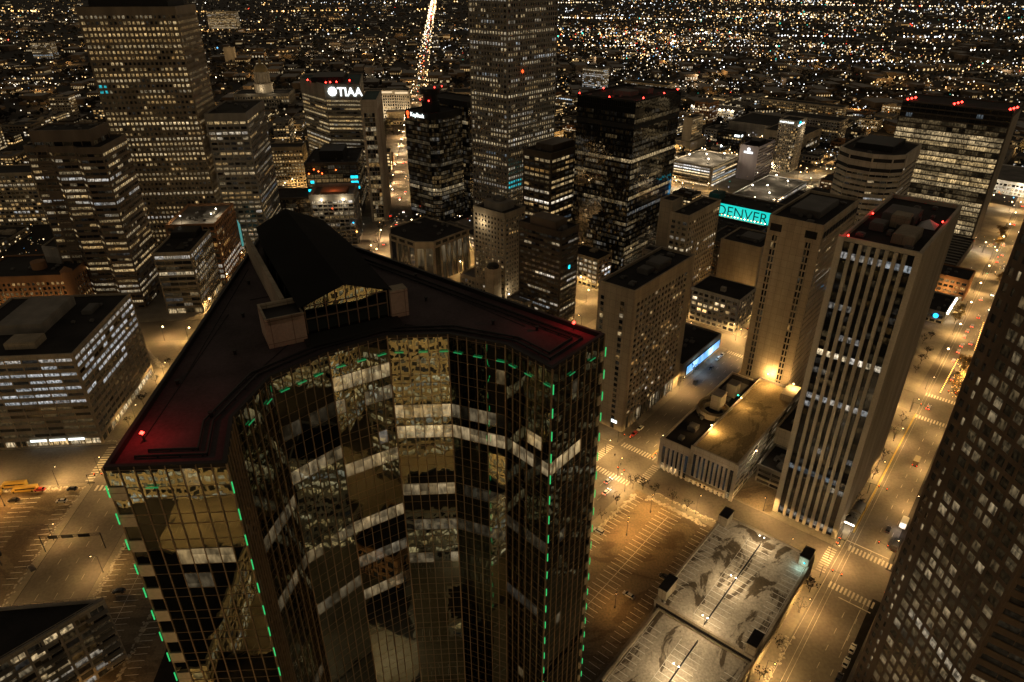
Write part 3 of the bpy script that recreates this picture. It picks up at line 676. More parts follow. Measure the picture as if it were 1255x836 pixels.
# --- left tall tower
r = tower('office_tower', 'very tall tan granite tower at upper left with amber rows of small windows', 'N', 560, 188, (45, 67), 186.5, dict(fh=3.9, cw=.9, pw=1.25, pd=.42, sh=1.9, sd=.36, bw=3.05, top=4.5),
      dict(p=.42, full=.16, b=.55, warm=.30, wv=.1, pers=.6, floors={0: (.4, .3, .5), 1: (.8, .6, .3), 2: (.95, .7, .22), 3: (.95, .8, .25), 5: (.8, .6, .4), 11: (.9, .6, .45), 17: (.6, .5, .3), 18: (.5, .5, .3), 19: (.95, 1.1, .42), 22: (.8, .7, .5), 26: (.8, .8, .3), 38: (.8, .6, .7)},
           over=lambda ei, k, i, nb, L: (.9, 1., L[2]) if ei == 3 and k in (12, 13) and i < 2 else L), wall='brown2', nwin=100,
      est={0: dict(fh=3.9, cw=.9, pw=1.1, pd=.42, sh=1.9, sd=.36, bw=2.6, top=4.5)}, mech=[(5, 40, 6, 60, 6, 'black')])
# --- grey banded tower
GB = dict(fh=3.9, cw=1.0, pw=1.0, pd=.4, sh=1.9, sd=.36, bw=4.6, top=5)
r = tower('office_tower', 'grey stone tower with banded windows and a white striped base', 'N', 566, 154, (60, 31), 112, GB,
      dict(p=.4, full=.04, b=.45, warm=.42, pers=.6, floors={0: (.8, .8, .28), 1: (.3, .3, .5), 20: (.7, .3, .55), 22: (.9, .45, .56), 23: (.9, .45, .56), 24: (.9, .45, .56), 25: (.9, .45, .56), 26: (.9, .45, .56), 27: (.8, .4, .56)}), wall='greybrown', nwin=80, units=4)
# --- sign tower (four letters)
TI = dict(fh=3.8, cw=.5, pw=.2, pd=.25, sh=2.0, sd=.4, bw=4.5, top=14)
r = tower('office_tower', 'pale banded tower with glowing white letters on its crown near upper left', 'N', 725, 83, [(0, 0), (79, 5), (79, 67), (53, 67), (5, 35)], 110, TI,
      dict(p=.55, full=.16, b=.5, warm=.38, pers=.75, floors={0: (.9, .45, .4), 1: (.7, .4, .4)}), wall='grey', nwin=80, roof='teal', mech=[(20, 60, 18, 50, 5, 'black')])
text(r, 'TIAA', 11.5, (3.2, 22.5), (-.99, .141), 98.8, M['sign'], u=0, off=1.0, bold=.12)
bl = MB(); bl.cyl(0, 0, 0, .4, 4.4, n=9)
for k, v in enumerate(bl.v): bl.v[k] = (2.6-v[2], 27.5+v[0], 103+v[1])
bl.build('sign_emblem', M['sign'], r)
for (x, y) in ((12, 30), (14, 24), (30, 55), (22, 12), (10, 34)): beacon(r, x, y, 109.4, 0, .9)
# --- slim tower with dark central strip
r = tower('office_tower', 'slim pale tower with one dark glass strip down its front beside the horizon avenue', 'N', 631, 59, [(0, 0), (55, 0), (55, 14), (0, 14), (0, 12), (0, 2.5)], 110, BLANK,
      dict(p=.25, full=.02, b=.4, warm=.3, pers=.6), wall='pale', roof='teal', nwin=40,
      est={4: dict(fh=3.9, cw=.1, pw=.12, pd=.2, sh=.5, sd=.1, bw=2.4, top=11), 0: dict(blank=1, cw=.5, pw=.8, pd=.35, sh=0, bw=4, top=8)})
# --- office with cyan corner and terrace block in front
r = tower('office_block', 'dark framed office with a black plant room and cyan lit corner', 'N', 650, 84, (58, 48), 52, dict(fh=4, cw=.8, pw=.5, pd=.35, sh=.8, sd=.3, bw=6.2, top=2.4),
      dict(p=.4, full=.05, b=.25, warm=.32, pers=.7), wall='dkbrown', nwin=40, mech=[(14, 46, 14, 36, 8, 'black')], units=3)
for k, (y, z) in enumerate(((2, 38), (2, 33), (5.5, 38), (5.5, 33), (1, 28), (43, 34), (46, 26))):
    b = MB(); b.box(-.75, -.46, y-1.6, y+1.6, z-1.2, z+1.2); b.build('cyan_panel', M['cyanl'], r)
for k, (y, z) in enumerate(((40, 46), (36, 44), (20, 45), (45, 42), (33, 42))):
    b = MB(); b.octa(-.8, y, z, .7); b.build('red_lamp', M['signal'], r)
r = tower('apartment_block', 'pale residential block with balconies and a red lit roof terrace', 'N', 571, 80, (32, 35), 45, dict(fh=3.2, cw=.8, pw=.9, pd=.5, sh=.9, sd=1.2, bw=4.4, top=5),
      dict(p=.4, full=.05, b=.35, warm=.5, pers=.3, floors={0: (.9, .9, .64)}), wall='grey', roof='brown', nwin=60, mech=[(6, 24, 6, 28, 2.5, 'brick')], parapet=3)
for (y, c) in ((8, LED), (26, LED)): light((-4, y, 40), 900, c, .3, r)
light((10, 17, 49), 500, (1, .3, .12), .3, r)
for (y, z, m) in ((8, 40.5, 'bulbw'), (26, 40.5, 'bulbw'), (2, 20, 'bluel'), (0, 12, 'amber'), (18, 33, 'signred')):
    b = MB(); b.octa(-1.7, y, z, .8); b.build('wall_lamp', M[m], r)
# --- dark faceted bank tower
s0, t0 = 431, 452
KB = dict(fh=3.9, cw=.2, pw=.15, pd=.14, sh=.9, sd=.12, bw=2.2, top=5)
r = tower('office_tower', 'dark faceted glass tower with small white and red sign and a black drum on top', 'D', s0, t0, [(6, 0), (36, 0), (36, 37), (0, 37), (0, 6)], 98, KB,
      dict(p=.14, full=.03, b=.10, warm=.45, pers=.85, floors={16: (.9, .35, .45), 17: (.8, .12, .5), 10: (.6, .08, .5)}), wall='black', gm='mglass', nwin=60)
text(r, 'KeyBank', 5.0, (0, 29), (-1, 0), 93.4, M['sign'], name='sign_lettering')
kb = MB(); kb.cyl(0, 0, 0, .3, 1.9, n=14); kb.box(-.5, .5, -4.4, -1.5, 0, .28); kb.box(.5, 1.2, -4.2, -3.5, 0, .26)
for k, v in enumerate(kb.v): kb.v[k] = (-.35-v[2], 32.6-v[0], 95.6+v[1])
kb.build('sign_emblem', M['signred'], r)
dr = MB(); dr.cyl(14, 17, 97.1, 106, 8, n=20); dr.cyl(14, 17, 106.01, 112, 6.6, n=20); dr.cyl(14, 17, 112.01, 117, 9, n=20); dr.build('drum', M['black'], r)
for (x, y) in ((7, 12), (13, 10), (8, 24), (22, 10)): beacon(r, x, y, 105.9 if x < 9 else 116.8, 0, .8)
mass(r, rect(28, 56, 40, -4), 104, KB, dict(p=.06, full=0, b=.2), wall='black', gm='mglass')
# --- beige striped block, half hidden
tower('office_block', 'narrow beige block with dark stripes squeezed beside the grey granite tower', 'N', 674, -30, (24, 21), 80, dict(fh=3.6, cw=.6, pw=.2, pd=.2, sh=1.9, sd=.4, bw=3.6, top=4),
      dict(p=.25, full=.05, b=.4, warm=.35, floors={14: (.8, .6, .6), 18: (.8, .7, .4)}), wall='tan', nwin=40, units=2)
tower('office_block', 'small tan block with glowing windows behind the bank tower', 'N', 1090, -58, (40, 44), 46, dict(fh=3.8, cw=.6, pw=1, pd=.2, sh=1.5, sd=.2, bw=3.2, top=2),
      dict(p=.55, full=.1, b=.8, warm=.3), wall='tan', nwin=20)
# --- rounded banded office
RO = dict(fh=4.3, cw=.2, pw=.15, pd=.2, sh=2.6, sd=.7, bw=4, top=9)
r = tower('office_block', 'grey office with faceted rounded corners and wide horizontal bands', 'D', 550, 107, [(10, -6), (54, -6), (58, 4), (58, 38), (8, 38), (-1, 28), (-3, 12), (2, 0)], 93, RO,
      dict(p=.12, full=.02, b=.7, warm=.5, pers=.8), wall='pale', nwin=60, mech=[(14, 50, 4, 30, 4, 'black')], units=2)
for k in range(2):
    b = MB()
    pl = [(10, -6), (2, 0), (-3, 12), (-1, 28), (8, 38)]
    for i in range(4):
        a, c = pl[i+1], pl[i]; L = math.hypot(c[0]-a[0], c[1]-a[1]); d = ((c[0]-a[0])/L, (c[1]-a[1])/L); b.obox(a, d, (d[1], -d[0]), 0, L, .66, .74, 87.4-k*7, 90-k*7)
    b.build('terrace_shade_band', M['black'], r)  # black plates stand in for the shade of the open terraces
# --- wide lit glass tower at right
GR = dict(fh=4.1, cw=.4, pw=.12, pd=.16, sh=1.0, sd=.16, bw=4.6, top=.6)
def gr(ei, k, i, nb, L):
    if k < 3: return (.12 if L[2] > .93 else .0, .85, L[2])
    if ei != 3: return (L[0]*.3, L[1], L[2])
    h = math.sin(k*12.9+i//3*3.1)*.5+.5; f = math.sin(k*7.7)*.5+.5
    if k in (10, 14): return (.9*(.3+L[2]), .30, L[2])
    if f < .22: return (.14*L[2], .35, L[2])
    return (.75*(.45+.6*h)*(.8+.35*L[2]), .30+.12*f, L[2])
r = tower('office_tower', 'wide glass tower lit on every floor with red beacons at upper right', 'D', 680, 56, (46, 80), 112, GR, dict(p=.6, b=.3, over=gr), wall='dkbrown', gm='glass', nwin=100,
      est={0: BLANK, 1: BLANK})
bw_ = MB(); bw_.box(0.4, 45.6, -.9, -.31, 0, 108); bw_.build('end_wall', M['tan'], r)
for (y, n_) in ((77, 3), (42, 3), (3, 3)):
    for k in range(n_): beacon(r, 2+7*k, y-1.5*k, 111.5, 60 if k == 0 else 0, 1.0)
# --- dark tower at bottom right
BR = dict(fh=3.9, cw=.8, pw=.85, pd=.16, sh=1.35, sd=.12, bw=2.95, top=3)
def br(ei, k, i, nb, L):
    if ei == 2:
        if k == 49: return (0, .3, L[2])
        if k == 40: return (.55*(.6+.6*L[2]), .58, L[2]) if i > 0 else (.1, .4, L[2])
        if k == 42: return (.30*L[2], .52, L[2])
        return ((.06+.27*L[2]**4) if L[2] > .42 else .018, .22+.24*L[2], L[2])
    if ei in (0, 1): return (.5*L[2] if (i in (1, 2) and L[2] > .4 and ei == 0) else .01, .45, L[2])
    if ei == 3: return (.42*(.5+L[2]), .45, L[2]) if k in (39, 40, 42, 43) else (.02*L[2], .5, L[2])
    return L
s0, t0 = 156.4, -75.
pp = [(181.7, 6.3), (176.4, 1.0), (175.0, 2.4), (156.4, -16.4), (156.4, -75), (225, -75), (225, 6.3)]
pp = [(p[0]-s0, p[1]-t0) for p in pp]
STRIP = dict(fh=3.9, cw=.5, pw=1.2, pd=.3, sh=1.75, sd=.26, bw=2.1, top=3)
r = tower('office_tower', 'near dark brown tower at the right edge with square windows and clipped corner', 'D', s0, t0, pp, 214, BR, dict(p=.3, full=0, b=.3, over=br), wall='dkbrown', nwin=100, skip=(1,),
      est={0: STRIP, 3: dict(fh=3.9, cw=.8, pw=.15, pd=.2, sh=2.0, sd=.4, bw=4.5, top=3), 4: BLANK, 5: BLANK})
# --- wedge apartment block in the bottom left corner
r = tower('apartment_block', 'pale apartment block with balconies in the bottom left corner', 'D', -40, 201.5, [(0, 0), (73, 0), (50, 22), (10, 61)], 30, dict(fh=3.2, cw=.6, pw=.8, pd=.3, sh=.9, sd=.26, bw=4.6, top=1.4),
      dict(p=.30, full=0, b=.4, warm=.45, pers=.3, over=lambda ei, k, i, nb, L: (.75, .4, L[2]) if ei == 0 and (k, i) in ((0, 10), (0, 12), (1, 11), (0, 13)) else L), wall='grey', nwin=60, units=3)
for k in range(8):
    for (x, w) in ((66.5, 6.3), (52, 6), (40, 6)):
        z = 26.4-3.2*k-.6; b = MB(); b.box(x, x+w, -2.3, -.42, z, z+.22)
        for q in range(int(w/.55)+1): b.box(x+q*.55, x+q*.55+.05, -2.28, -2.23, z+.22, z+1.15)
        b.box(x, x+w, -2.3, -2.2, z+1.15, z+1.22); b.box(x, x+.06, -2.2, -.42, z+1.15, z+1.22); b.box(x+w-.06, x+w, -2.2, -.42, z+1.15, z+1.22)
        b.build('balcony', M['greybrown'], r)
pg = MB()
for k in range(13): pg.box(2+k*5.7, 2.25+k*5.7, -1.4, .2, 30.6, 30.85); pg.box(2+k*5.7, 2.25+k*5.7, -1.38, -1.15, 27, 30.6)
pg.box(0, 73.5, -1.5, -1.25, 30.86, 31.05); pg.box(0, 73.5, -.2, .05, 30.86, 31.05); pg.build('roof_pergola', M['greybrown'], r)
tr = MB()
for (a, b) in (((73, 0), (50, 22)), ((50, 22), (10, 61))):
    L = math.hypot(b[0]-a[0], b[1]-a[1]); d = ((b[0]-a[0])/L, (b[1]-a[1])/L)
    for q in range(int(L/2)): tr.box(a[0]+d[0]*q*2-.04, a[0]+d[0]*q*2+.04, a[1]+d[1]*q*2-.04, a[1]+d[1]*q*2+.04, 29.9, 31.1)
    tr.tube((*a, 31.1), (*b, 31.1), .05, n=4)
tr.build('roof_railing', M['pole'], r)
# --- white finned podium with circular ramp and amber parking roof
PF = dict(fh=11, cw=.9, pw=1.0, pd=.8, sh=0, sd=.3, bw=2.05, top=4.2, base=3.6)
PK = dict(fh=3.4, cw=.6, pw=.4, pd=.2, sh=1.3, sd=.3, bw=6, top=1.5)
r = tower('parking_podium', 'cream finned podium with amber lit parking roof and round ramp', 'D', 243.5, 76, (77, 21), 20.5, PF, dict(p=.25, full=0, b=.22, warm=.88, street=.9, over=lambda ei, k, i, nb, L: (.25*(L[2] > .5), .45, L[2]) if ei == 0 else (.06*L[2], .86, L[2])),
      wall='pale', roof='podium', nwin=60, est={0: PK, 1: BLANK, 2: BLANK}, parapet=1.3)
mass(r, rect(77, 15, 0, 21.35), 17.6, PF, dict(p=.25, full=0, b=.2, warm=.88, street=1.6, over=lambda ei, k, i, nb, L: (.06*L[2], .86, L[2])), wall='pale', roof='roof', nwin=30, est={0: BLANK, 1: BLANK, 2: dict(blank=1, cw=.5, pw=1, pd=.5, sh=0, bw=3, top=3, base=3)}, mech=[(14, 19, 27, 31, 2.2), (58, 70, 24, 34, .8)], units=4)
rm = MB()
cx, cy, N_ = 36., 28., 40
for (r0, r1, zt) in ((8.2, 7.8, 20.9), (5.2, 4.8, 20.2)):
    for k in range(N_):
        a0, a1 = 2*PI*k/N_, 2*PI*(k+1)/N_; dz = -2.5*k/N_; 
        P_ = lambda rr, a, z: (cx+rr*math.cos(a), cy+rr*math.sin(a), z)
        rm.hexa([P_(r1, a0, 16.65), P_(r0, a0, 16.65), P_(r0, a1, 16.65), P_(r1, a1, 16.65), P_(r1, a0, zt+dz), P_(r0, a0, zt+dz), P_(r0, a1, zt+dz), P_(r1, a1, zt+dz)])
rm.build('ramp_wall', M['tan'], r)
rr_ = MB()
for k in range(N_):
    a0, a1 = 2*PI*k/N_, 2*PI*(k+1)/N_; z0_, z1_ = 19.6-2.4*k/N_, 19.6-2.4*(k+1)/N_
    rr_.quad([P_(5.2, a0, z0_), P_(7.8, a0, z0_), P_(7.8, a1, z1_), P_(5.2, a1, z1_)])
rr_.build('ramp_deck', M['podium'], r)
b = MB(); b.box(38, 45, 26, 31, 16.7, 24.5); b.box(37.8, 45.2, 25.8, 31.2, 24.5, 24.9); b.build('stair_tower', M['pale'], r)
b = MB(); b.box(54, 60, 25, 30, 16.7, 24); b.build('stair_tower', M['greybrown'], r)
b = MB(); b.box(64, 76, -.2, 6, 19.3, 23); b.build('stair_tower', M['tan'], r)
for (x, y, z, c, pw_) in ((17, 20.6, 22.2, SODIUM, 1500), (74, 17, 25, SODIUM, 2600), (72, 3, 25.5, SODIUM, 2200), (46, 19, 23.5, SODIUM, 1100), (20, -.8, 16, LED, 300)):
    light((x, y-.8, z), pw_, c, .25, r); b = MB(); b.octa(x, y, z+.3, .42); b.build('wall_lamp', M['bulb'], r); b = MB(); b.box(x-.2, x+.2, y+.3, y+.8, z-.3, z+.4); b.build('lamp_bracket', M['pole'], r)
b = MB(); b.octa(50, 22, 22, .45); b.build('wall_lamp', M['signalg'], r)
bs = MB(); bs.box(-2.2, -.85, 3, 22, 3.3, 3.9); bs.build('entrance_canopy', M['tan'], r)
# --- low dark buildings between podium and striped tower
r = tower('service_block', 'low black roofed block wedged between podium and striped tower', 'D', 284, 60, (34, 14), 19, dict(plate=.25), dict(p=0), wall='tan', units=3)
mass(r, rect(20, 13, -20.4, 0), 10, dict(fh=3.4, cw=.6, pw=.4, pd=.2, sh=1.2, sd=.3, bw=5, top=1.4), dict(p=.15, b=.15, full=0), wall='greybrown', units=3)
# --- low building with the blue screen
r = tower('screen_building', 'low black roofed hall with a long blue screen on its street wall', 'D', 320, 141, (50, 30), 11.5, dict(plate=.25), dict(p=0), wall='tan', units=5)
b = MB(); b.box(4, 48, -.75, -.27, 2.6, 8.6); b.build('screen_frame', M['black'], r)
b = MB(); b.quad([(4.3, -.77, 2.9), (47.7, -.77, 2.9), (47.7, -.77, 8.3), (4.3, -.77, 8.3)]); b.build('screen', M['led'], r)
light((14, -4, 5.5), 500, (.45, .7, 1), 1.2, r); light((36, -4, 5.5), 500, (.45, .7, 1), 1.2, r)
b = MB(); b.octa(49, 29, 13.6, .5); b.build('corner_lamp', M['bulbw'], r); light((50, 30.5, 13.6), 900, LED, .3, r)
b = MB(); b.tube((49, 29, 10.5), (49, 29, 13.4), .08); b.build('lamp_post', M['pole'], r)
# --- parking garage, two decks
GK = dict(fh=3.0, cw=.6, pw=.5, pd=.25, sh=1.2, sd=.3, bw=8, top=1.2)
r = tower('parking_garage', 'flat topped parking garage with damp stained open decks at the bottom', 'D', 163.3, 33.5, (57, 36.5), 12, GK, dict(p=.3, full=0, b=.08, warm=.3), wall='tan', roof='deck', parapet=.9)
mass(r, rect(64, 34, -64.4, .6), 9.6, GK, dict(p=.3, full=0, b=.08, warm=.3), wall='tan', roof='deck', parapet=.9)
for (x0, x1, z, bay) in ((1, 56, 11.112, ((1, 6), (13.5, 18.3), (18.7, 23.5), (31, 36))), (-63, -2, 8.712, ((1.5, 6), (13, 17.6), (18, 22.6), (29, 33.6)))):
    for (y0, y1) in bay:
        ln = MB(); x = x0+3; ln.box(x0+3, x1-4, (y0 if y0 < 10 else y1)-.05, (y0 if y0 < 10 else y1)+.05, z-.008, z-.002)
        while x < x1-4: ln.box(x-.11, x+.11, y0, y1, z-.008, z); x += 2.7
        ln.build('stall_marking', M['paintb'], r)
b = MB(); b.box(2, 50, 18.36, 18.64, 11.11, 12.1); b.box(-60, -4, 17.66, 17.94, 8.71, 9.7); b.build('barrier_rail', M['black'], r)
b = MB(); b.box(-.3, .0, .5, 36, 8.72, 11.9); b.build('step_wall', M['black'], r)
for (x, y, w, d, h) in ((51, 33, 6, 3.6, 4.5), (50, .2, 6.5, 3.4, 4.5), (2, 33.6, 8, 3.2, 5), (.4, .2, 6.5, 3.2, 5), (-46, 30, 6, 3.5, 4.5)):
    z = 11.11 if x >= 0 else 8.71
    b = MB(); b.box(x, x+w, y, y+d, z, z+h); s_ = b.build('stair_tower', M['tan'], r)
    b = MB(); b.box(x-.15, x+w+.15, y-.15, y+d+.15, z+h+.002, z+h+.35); b.build('stair_roof', M['roof'], s_)
for (x, y) in ((50, 18.5), (24, 18.5), (1.2, 18.5), (-20, 17.8), (-46, 17.8)):
    z = 11.1 if x > -.5 else 8.7
    b = MB(); b.tube((x, y, z), (x, y, z+5), .06); b.tube((x, y-.9, z+5), (x, y+.9, z+5), .05); p_ = b.build('light_mast', M['pole'], r)
    for q in (-.9, .9):
        b = MB(); b.box(x-.15, x+.15, y+q-.2, y+q+.2, z+4.8, z+4.95); b.build('mast_lamp', M['bulbw'], p_)
    light((x, y, z+7.), 2000, (1, .76, .45), 1.0, r)
b = MB(); b.octa(49.6, 1.5, 13.5, .45); b.build('wall_lamp', M['cyanl'], r); light((48.5, 2, 13.4), 160, (.5, .9, .9), .3, r)
sb = MB()
for k in range(26):
    x = RN.choice((RN.uniform(1, 10), RN.uniform(50, 56), RN.uniform(-3, 12))); y = RN.choice((RN.uniform(33, 35.6), RN.uniform(.8, 3), RN.uniform(30, 35)))
    if x > 0: sb.octa(x, y, 11.15, RN.uniform(.25, .7))
sb.build('snow_heap', M['snow'], r)
# --- towers and blocks of the middle distance
def blk(name, label, g, s, t, wd, H, wall='tan', p=.3, b=.5, warm=.35, nwin=0, est=None, **kw):
    st = kw.pop('st', dict(fh=3.6, cw=.7, pw=1.0, pd=.3, sh=1.6, sd=.26, bw=3.6, top=2))
    return tower(name, label, g, s, t, wd, H, st, dict(p=p, b=b, warm=warm, full=kw.pop('full', .05), floors=kw.pop('floors', {}), pers=kw.pop('pers', .5)), wall=wall, nwin=nwin, est=est, **kw)
GAR = dict(fh=3.1, cw=2.5, pw=.6, pd=.3, sh=1.5, sd=.4, bw=10, top=1.3)
r = blk('parking_garage', 'white lit parking garage with bright bands between its decks', 'D', 704, 308, (68, 48), 22, 'pale', p=1, full=1, b=1.6, warm=.5, st=GAR, roof='roofgrey', nwin=30)
for (x, y) in ((14, 12), (34, 24), (54, 36), (20, 38), (50, 10)):
    b = MB(); b.tube((x, y, 21), (x, y, 26), .1); b.build('light_mast', M['pole'], r); b = MB(); b.octa(x, y, 26.3, .9); b.build('mast_lamp', M['bulbw'], r); light((x, y, 27.6), 4500, LED, .5, r)
r = blk('hotel_block', 'slab with a blank pale end wall and a round white emblem sign', 'D', 758, 281, (46, 21), 38, 'lilac', est={3: BLANK, 0: dict(fh=3.3, cw=.5, pw=.6, pd=.2, sh=1.4, sd=.2, bw=3, top=2)}, p=.15, mech=[(12, 30, 5, 16, 4, 'black')], nwin=20)
b = MB(); b.cyl(0, 0, 0, .3, 1.7, n=16)
for k, v in enumerate(b.v): b.v[k] = (-.6-v[2], 11+v[0], 33.8+v[1])
b.build('sign_emblem', M['sign'], r); b = MB(); b.box(-.75, -.5, 6, 16, 29.6, 31.4); b.build('lit_sign', M['sign'], r)
r = blk('hotel_block', 'pale hotel of small square windows under a thin white rooftop sign', 'D', 818, 264, [(0, 3), (3, 0), (28, 0), (28, 21), (0, 21)], 59, 'pale', p=.28, b=.9, warm=.2, pers=.1, full=0, nwin=70, st=dict(fh=3.2, cw=.8, pw=1.4, pd=.3, sh=1.5, sd=.26, bw=2.5, top=5),
        est={0: dict(fh=3.2, cw=.1, pw=.2, pd=.1, sh=1, sd=.1, bw=2, top=8)})
text(r, 'HYATT PLACE', 2.5, (0, 20.2), (-1, 0), 55.3, M['sign'])
b = MB(); b.octa(6, -1, 56.3, 2.0); b.build('sign_emblem', M['cyanl'], r); b = MB(); b.box(8, 20, -.8, -.45, 53.6, 55.2); b.box(2, 7, -.8, -.45, 52.6, 54.2); b.build('lit_sign', M['sign'], r)
light((20, -5, 45), 800, LED, .5, r)
r = blk('hotel_block', 'tan hotel with a blank tall end wall and balcony rows', 'D', 848, 407, (30, 12), 41, 'beige', est={3: BLANK, 0: dict(fh=3.2, cw=.6, pw=.5, pd=.5, sh=.9, sd=.6, bw=3.4, top=2)}, p=.35, nwin=30)
mass(r, rect(44, 26, -6, -4), 12, BLANK, dict(p=0), wall='beige', roof='roofgrey')
r = blk('hotel_block', 'low dark glass hotel with a small white corner sign', 'D', 895, 359, (16, 32), 20, 'black', gm='glass', p=.12, b=.6, warm=.3, full=0, nwin=20, units=2)
b = MB(); b.box(-.7, -.45, 1, 8, 15.5, 18); b.box(1, 6, -.7, -.45, 15.5, 18); b.build('lit_sign', M['sign'], r)
r = blk('station_hall', 'long flat roof edged with a row of white lights', 'D', 1084, 452, (40, 74), 13, 'grey', roof='roofgrey', p=.5, b=.7, warm=.6)
for k in range(11):
    b = MB(); b.octa(-1, 2+7*k, 13.2, 1.0); b.build('edge_lamp', M['bulbw'], r)
    if k % 3 == 0: light((-4, 2+7*k, 14.5), 5000, LED, .8, r)
blk('hall', 'wide windowless hall under a black roof behind the hotels', 'D', 960, 335, (80, 70), 22, 'grey', p=.05, st=dict(plate=.3))
blk('hall', 'second black roofed hall with one bright glazed entrance', 'D', 925, 285, (60, 55), 24, 'tan', p=.3, full=.1, b=.8, warm=.55, st=dict(fh=6, cw=8, pw=.5, pd=.2, sh=2, sd=.3, bw=5, top=8))
blk('apartment_block', 'grey slab with a long dark roof and lit stair column', 'D', 1009, 270, (34, 80), 30, 'grey', p=.1, b=.9, warm=.4, pers=.1, floors={})
blk('apartment_block', 'long row of apartments with many warm windows under one dark roof', 'D', 1190, 319, (24, 131), 19, 'tan', p=.5, b=.6, warm=.25, pers=.3)
r = blk('theatre', 'big blank beige box with a dark gravel roof beside the slit window tower', 'D', 446, 152, (32, 29), 43, 'tan', st=BLANK, mech=[(10, 24, 6, 20, 2)], units=3)
blk('service_block', 'low dark block with few lit windows beside the blank beige box', 'D', 480, 184, (40, 24), 27, 'brown', p=.12, b=.9, warm=.4, units=5)
blk('service_block', 'dark jumbled low roofs before the cyan sign', 'D', 530, 190, (34, 50), 18, 'dkbrown', p=.06, b=.6, units=8)
# cyan sign building
r = tower('pavilion', 'mall pavilion with a glowing cyan wall reading DENVER', 'D', 603, 203, (36, 62), 17, BLANK, dict(p=0), wall='tan', units=6)
b = MB(); b.box(-1.1, -.35, -.5, 62.3, 5.6, 17.6); b.build('sign_wall', M['cyan'], r)
M['signdark'] = mat('dark_letters', (.004, .03, .03), .7)
text(r, 'DENVER', 13.2, (-1.3, 50.5), (-1, 0), 7.2, M['signdark'], off=.02, ext=.1, bold=-.06)
b = MB(); b.box(4, 18, 52, 62, 16.02, 24); b.build('roof_box', M['teal'], r)
b = MB(); b.box(-22, -3, 4, 50, 4.6, 5.2)
for k in range(5):
    for q in (-21, -4): b.box(q, q+.5, 6+10*k, 6.5+10*k, 0, 4.6)
b.build('cyan_glow_canopy', M['cyan'], r)  # cyan light on the ground here, drawn as a canopy's own glow
for k in range(6): light((-9, 6+9*k, 9), 700, (1, .75, .45), .5, r)
for k in range(18): b = MB(); b.octa(-1.6, 3+3.2*k, 7.4, .5); b.build('string_lamp', M['amber'] if k % 3 else M['bulbw'], r)
r = blk('mall', 'low white roofed mall glowing beside the street behind the cyan sign', 'D', 668, 225, (95, 42), 9, 'white', roof='roofgrey', p=.9, full=.6, b=1.0, warm=.45, st=dict(fh=4, cw=.6, pw=.4, pd=.2, sh=1.2, sd=.3, bw=4, top=1.4))
for (x, y) in ((15, 10), (40, 22), (70, 12), (85, 30), (30, 34)):
    b = MB(); b.tube((x, y, 8), (x, y, 12), .1); b.build('light_mast', M['pole'], r); b = MB(); b.octa(x, y, 12.4, .8); b.build('mast_lamp', M['bulbw'], r); light((x, y, 13.8), 1500, LED, .5, r)
r = blk('retail_block', 'violet tinted block with teal light strips along its roof', 'D', 640, 150, (60, 62), 16, 'lilac', st=BLANK, units=5)
b = MB(); b.box(1, 30, 1.2, 2.0, 15.2, 15.6); b.box(1, 1.8, 3, 40, 15.2, 15.6); b.build('light_strip', M['cyanl'], r)
b = MB(); b.box(-16, -14.5, 24, 26, 0, 24); b.build('pylon_sign', M['bluel'], r)
# old courthouse side
r = blk('office_block', 'tan block washed by yellow floodlight at its right end', 'N', 763, 155, (22, 40), 42, 'tan', p=.35, b=.6, warm=.32, nwin=40, st=dict(fh=3.7, cw=.8, pw=1.3, pd=.3, sh=1.7, sd=.25, bw=3.1, top=3))
light((-6, -6, 6), 5000, SODIUM, .5, r); light((10, -7, 10), 5000, SODIUM, .5, r)
r = tower('city_hall', 'pale columned government building with a lit cornice near the horizon avenue', 'N', 1140, 55, [(0, 0), (30, 0), (30, 74), (0, 74), (9, 50), (9, 24)], 42, dict(fh=4.2, cw=.8, pw=1.4, pd=.8, sh=1.6, sd=.3, bw=3.6, top=7), dict(p=.25, b=.6, warm=.35, full=.05), wall='pale', nwin=30)
b = MB(); 
for (y0, y1) in ((2, 22), (27, 48), (53, 72)): b.box(-.6 if y0 != 27 else 8.2, -.2 if y0 != 27 else 8.6, y0, y1, 37.6, 40.2)
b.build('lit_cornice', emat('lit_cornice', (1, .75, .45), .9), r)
for y in (6, 22, 38, 54, 70): light((-9, y, 4), 7000, LED, .6, r)
tm = empty('temple', (*gw('N', 1112, 64), 0), grot('N')); tag(tm, 'small white temple front with columns in the park', 'building'); tm['g'] = 'N'
b = MB(); b.box(2, 20, 0, 26, 0, 12); b.box(-1, 21, -1, 27, 12.01, 15); b.build('wall', M['pale'], tm)
for k in range(7): b = MB(); b.cyl(0, 1.5+3.8*k, 0, 12, .9, .75, n=12); b.build('column', M['pale'], tm)
light((-10, 6, 3), 5000, LED, .5, tm); light((-10, 20, 3), 5000, LED, .5, tm)
r = blk('glass_hall', 'low grey glass hall behind the dark penthouse ridge', 'N', 628, 121, (32, 44), 26, 'dkbrown', p=.08, b=.2, st=dict(fh=4, cw=.3, pw=.2, pd=.15, sh=.5, sd=.1, bw=3, top=1.5))
cd = empty('capitol', (*gw('N', 1250, 306), 0), grot('N')); tag(cd, 'capitol dome on a columned drum lit pale gold', 'building'); cd['g'] = 'N'
mass(cd, rect(50, 90, -10, -45), 26, dict(fh=5, cw=1, pw=1.4, pd=.6, sh=1.8, sd=.3, bw=4.2, top=4), dict(p=.2, b=.4, full=0), wall='grey')
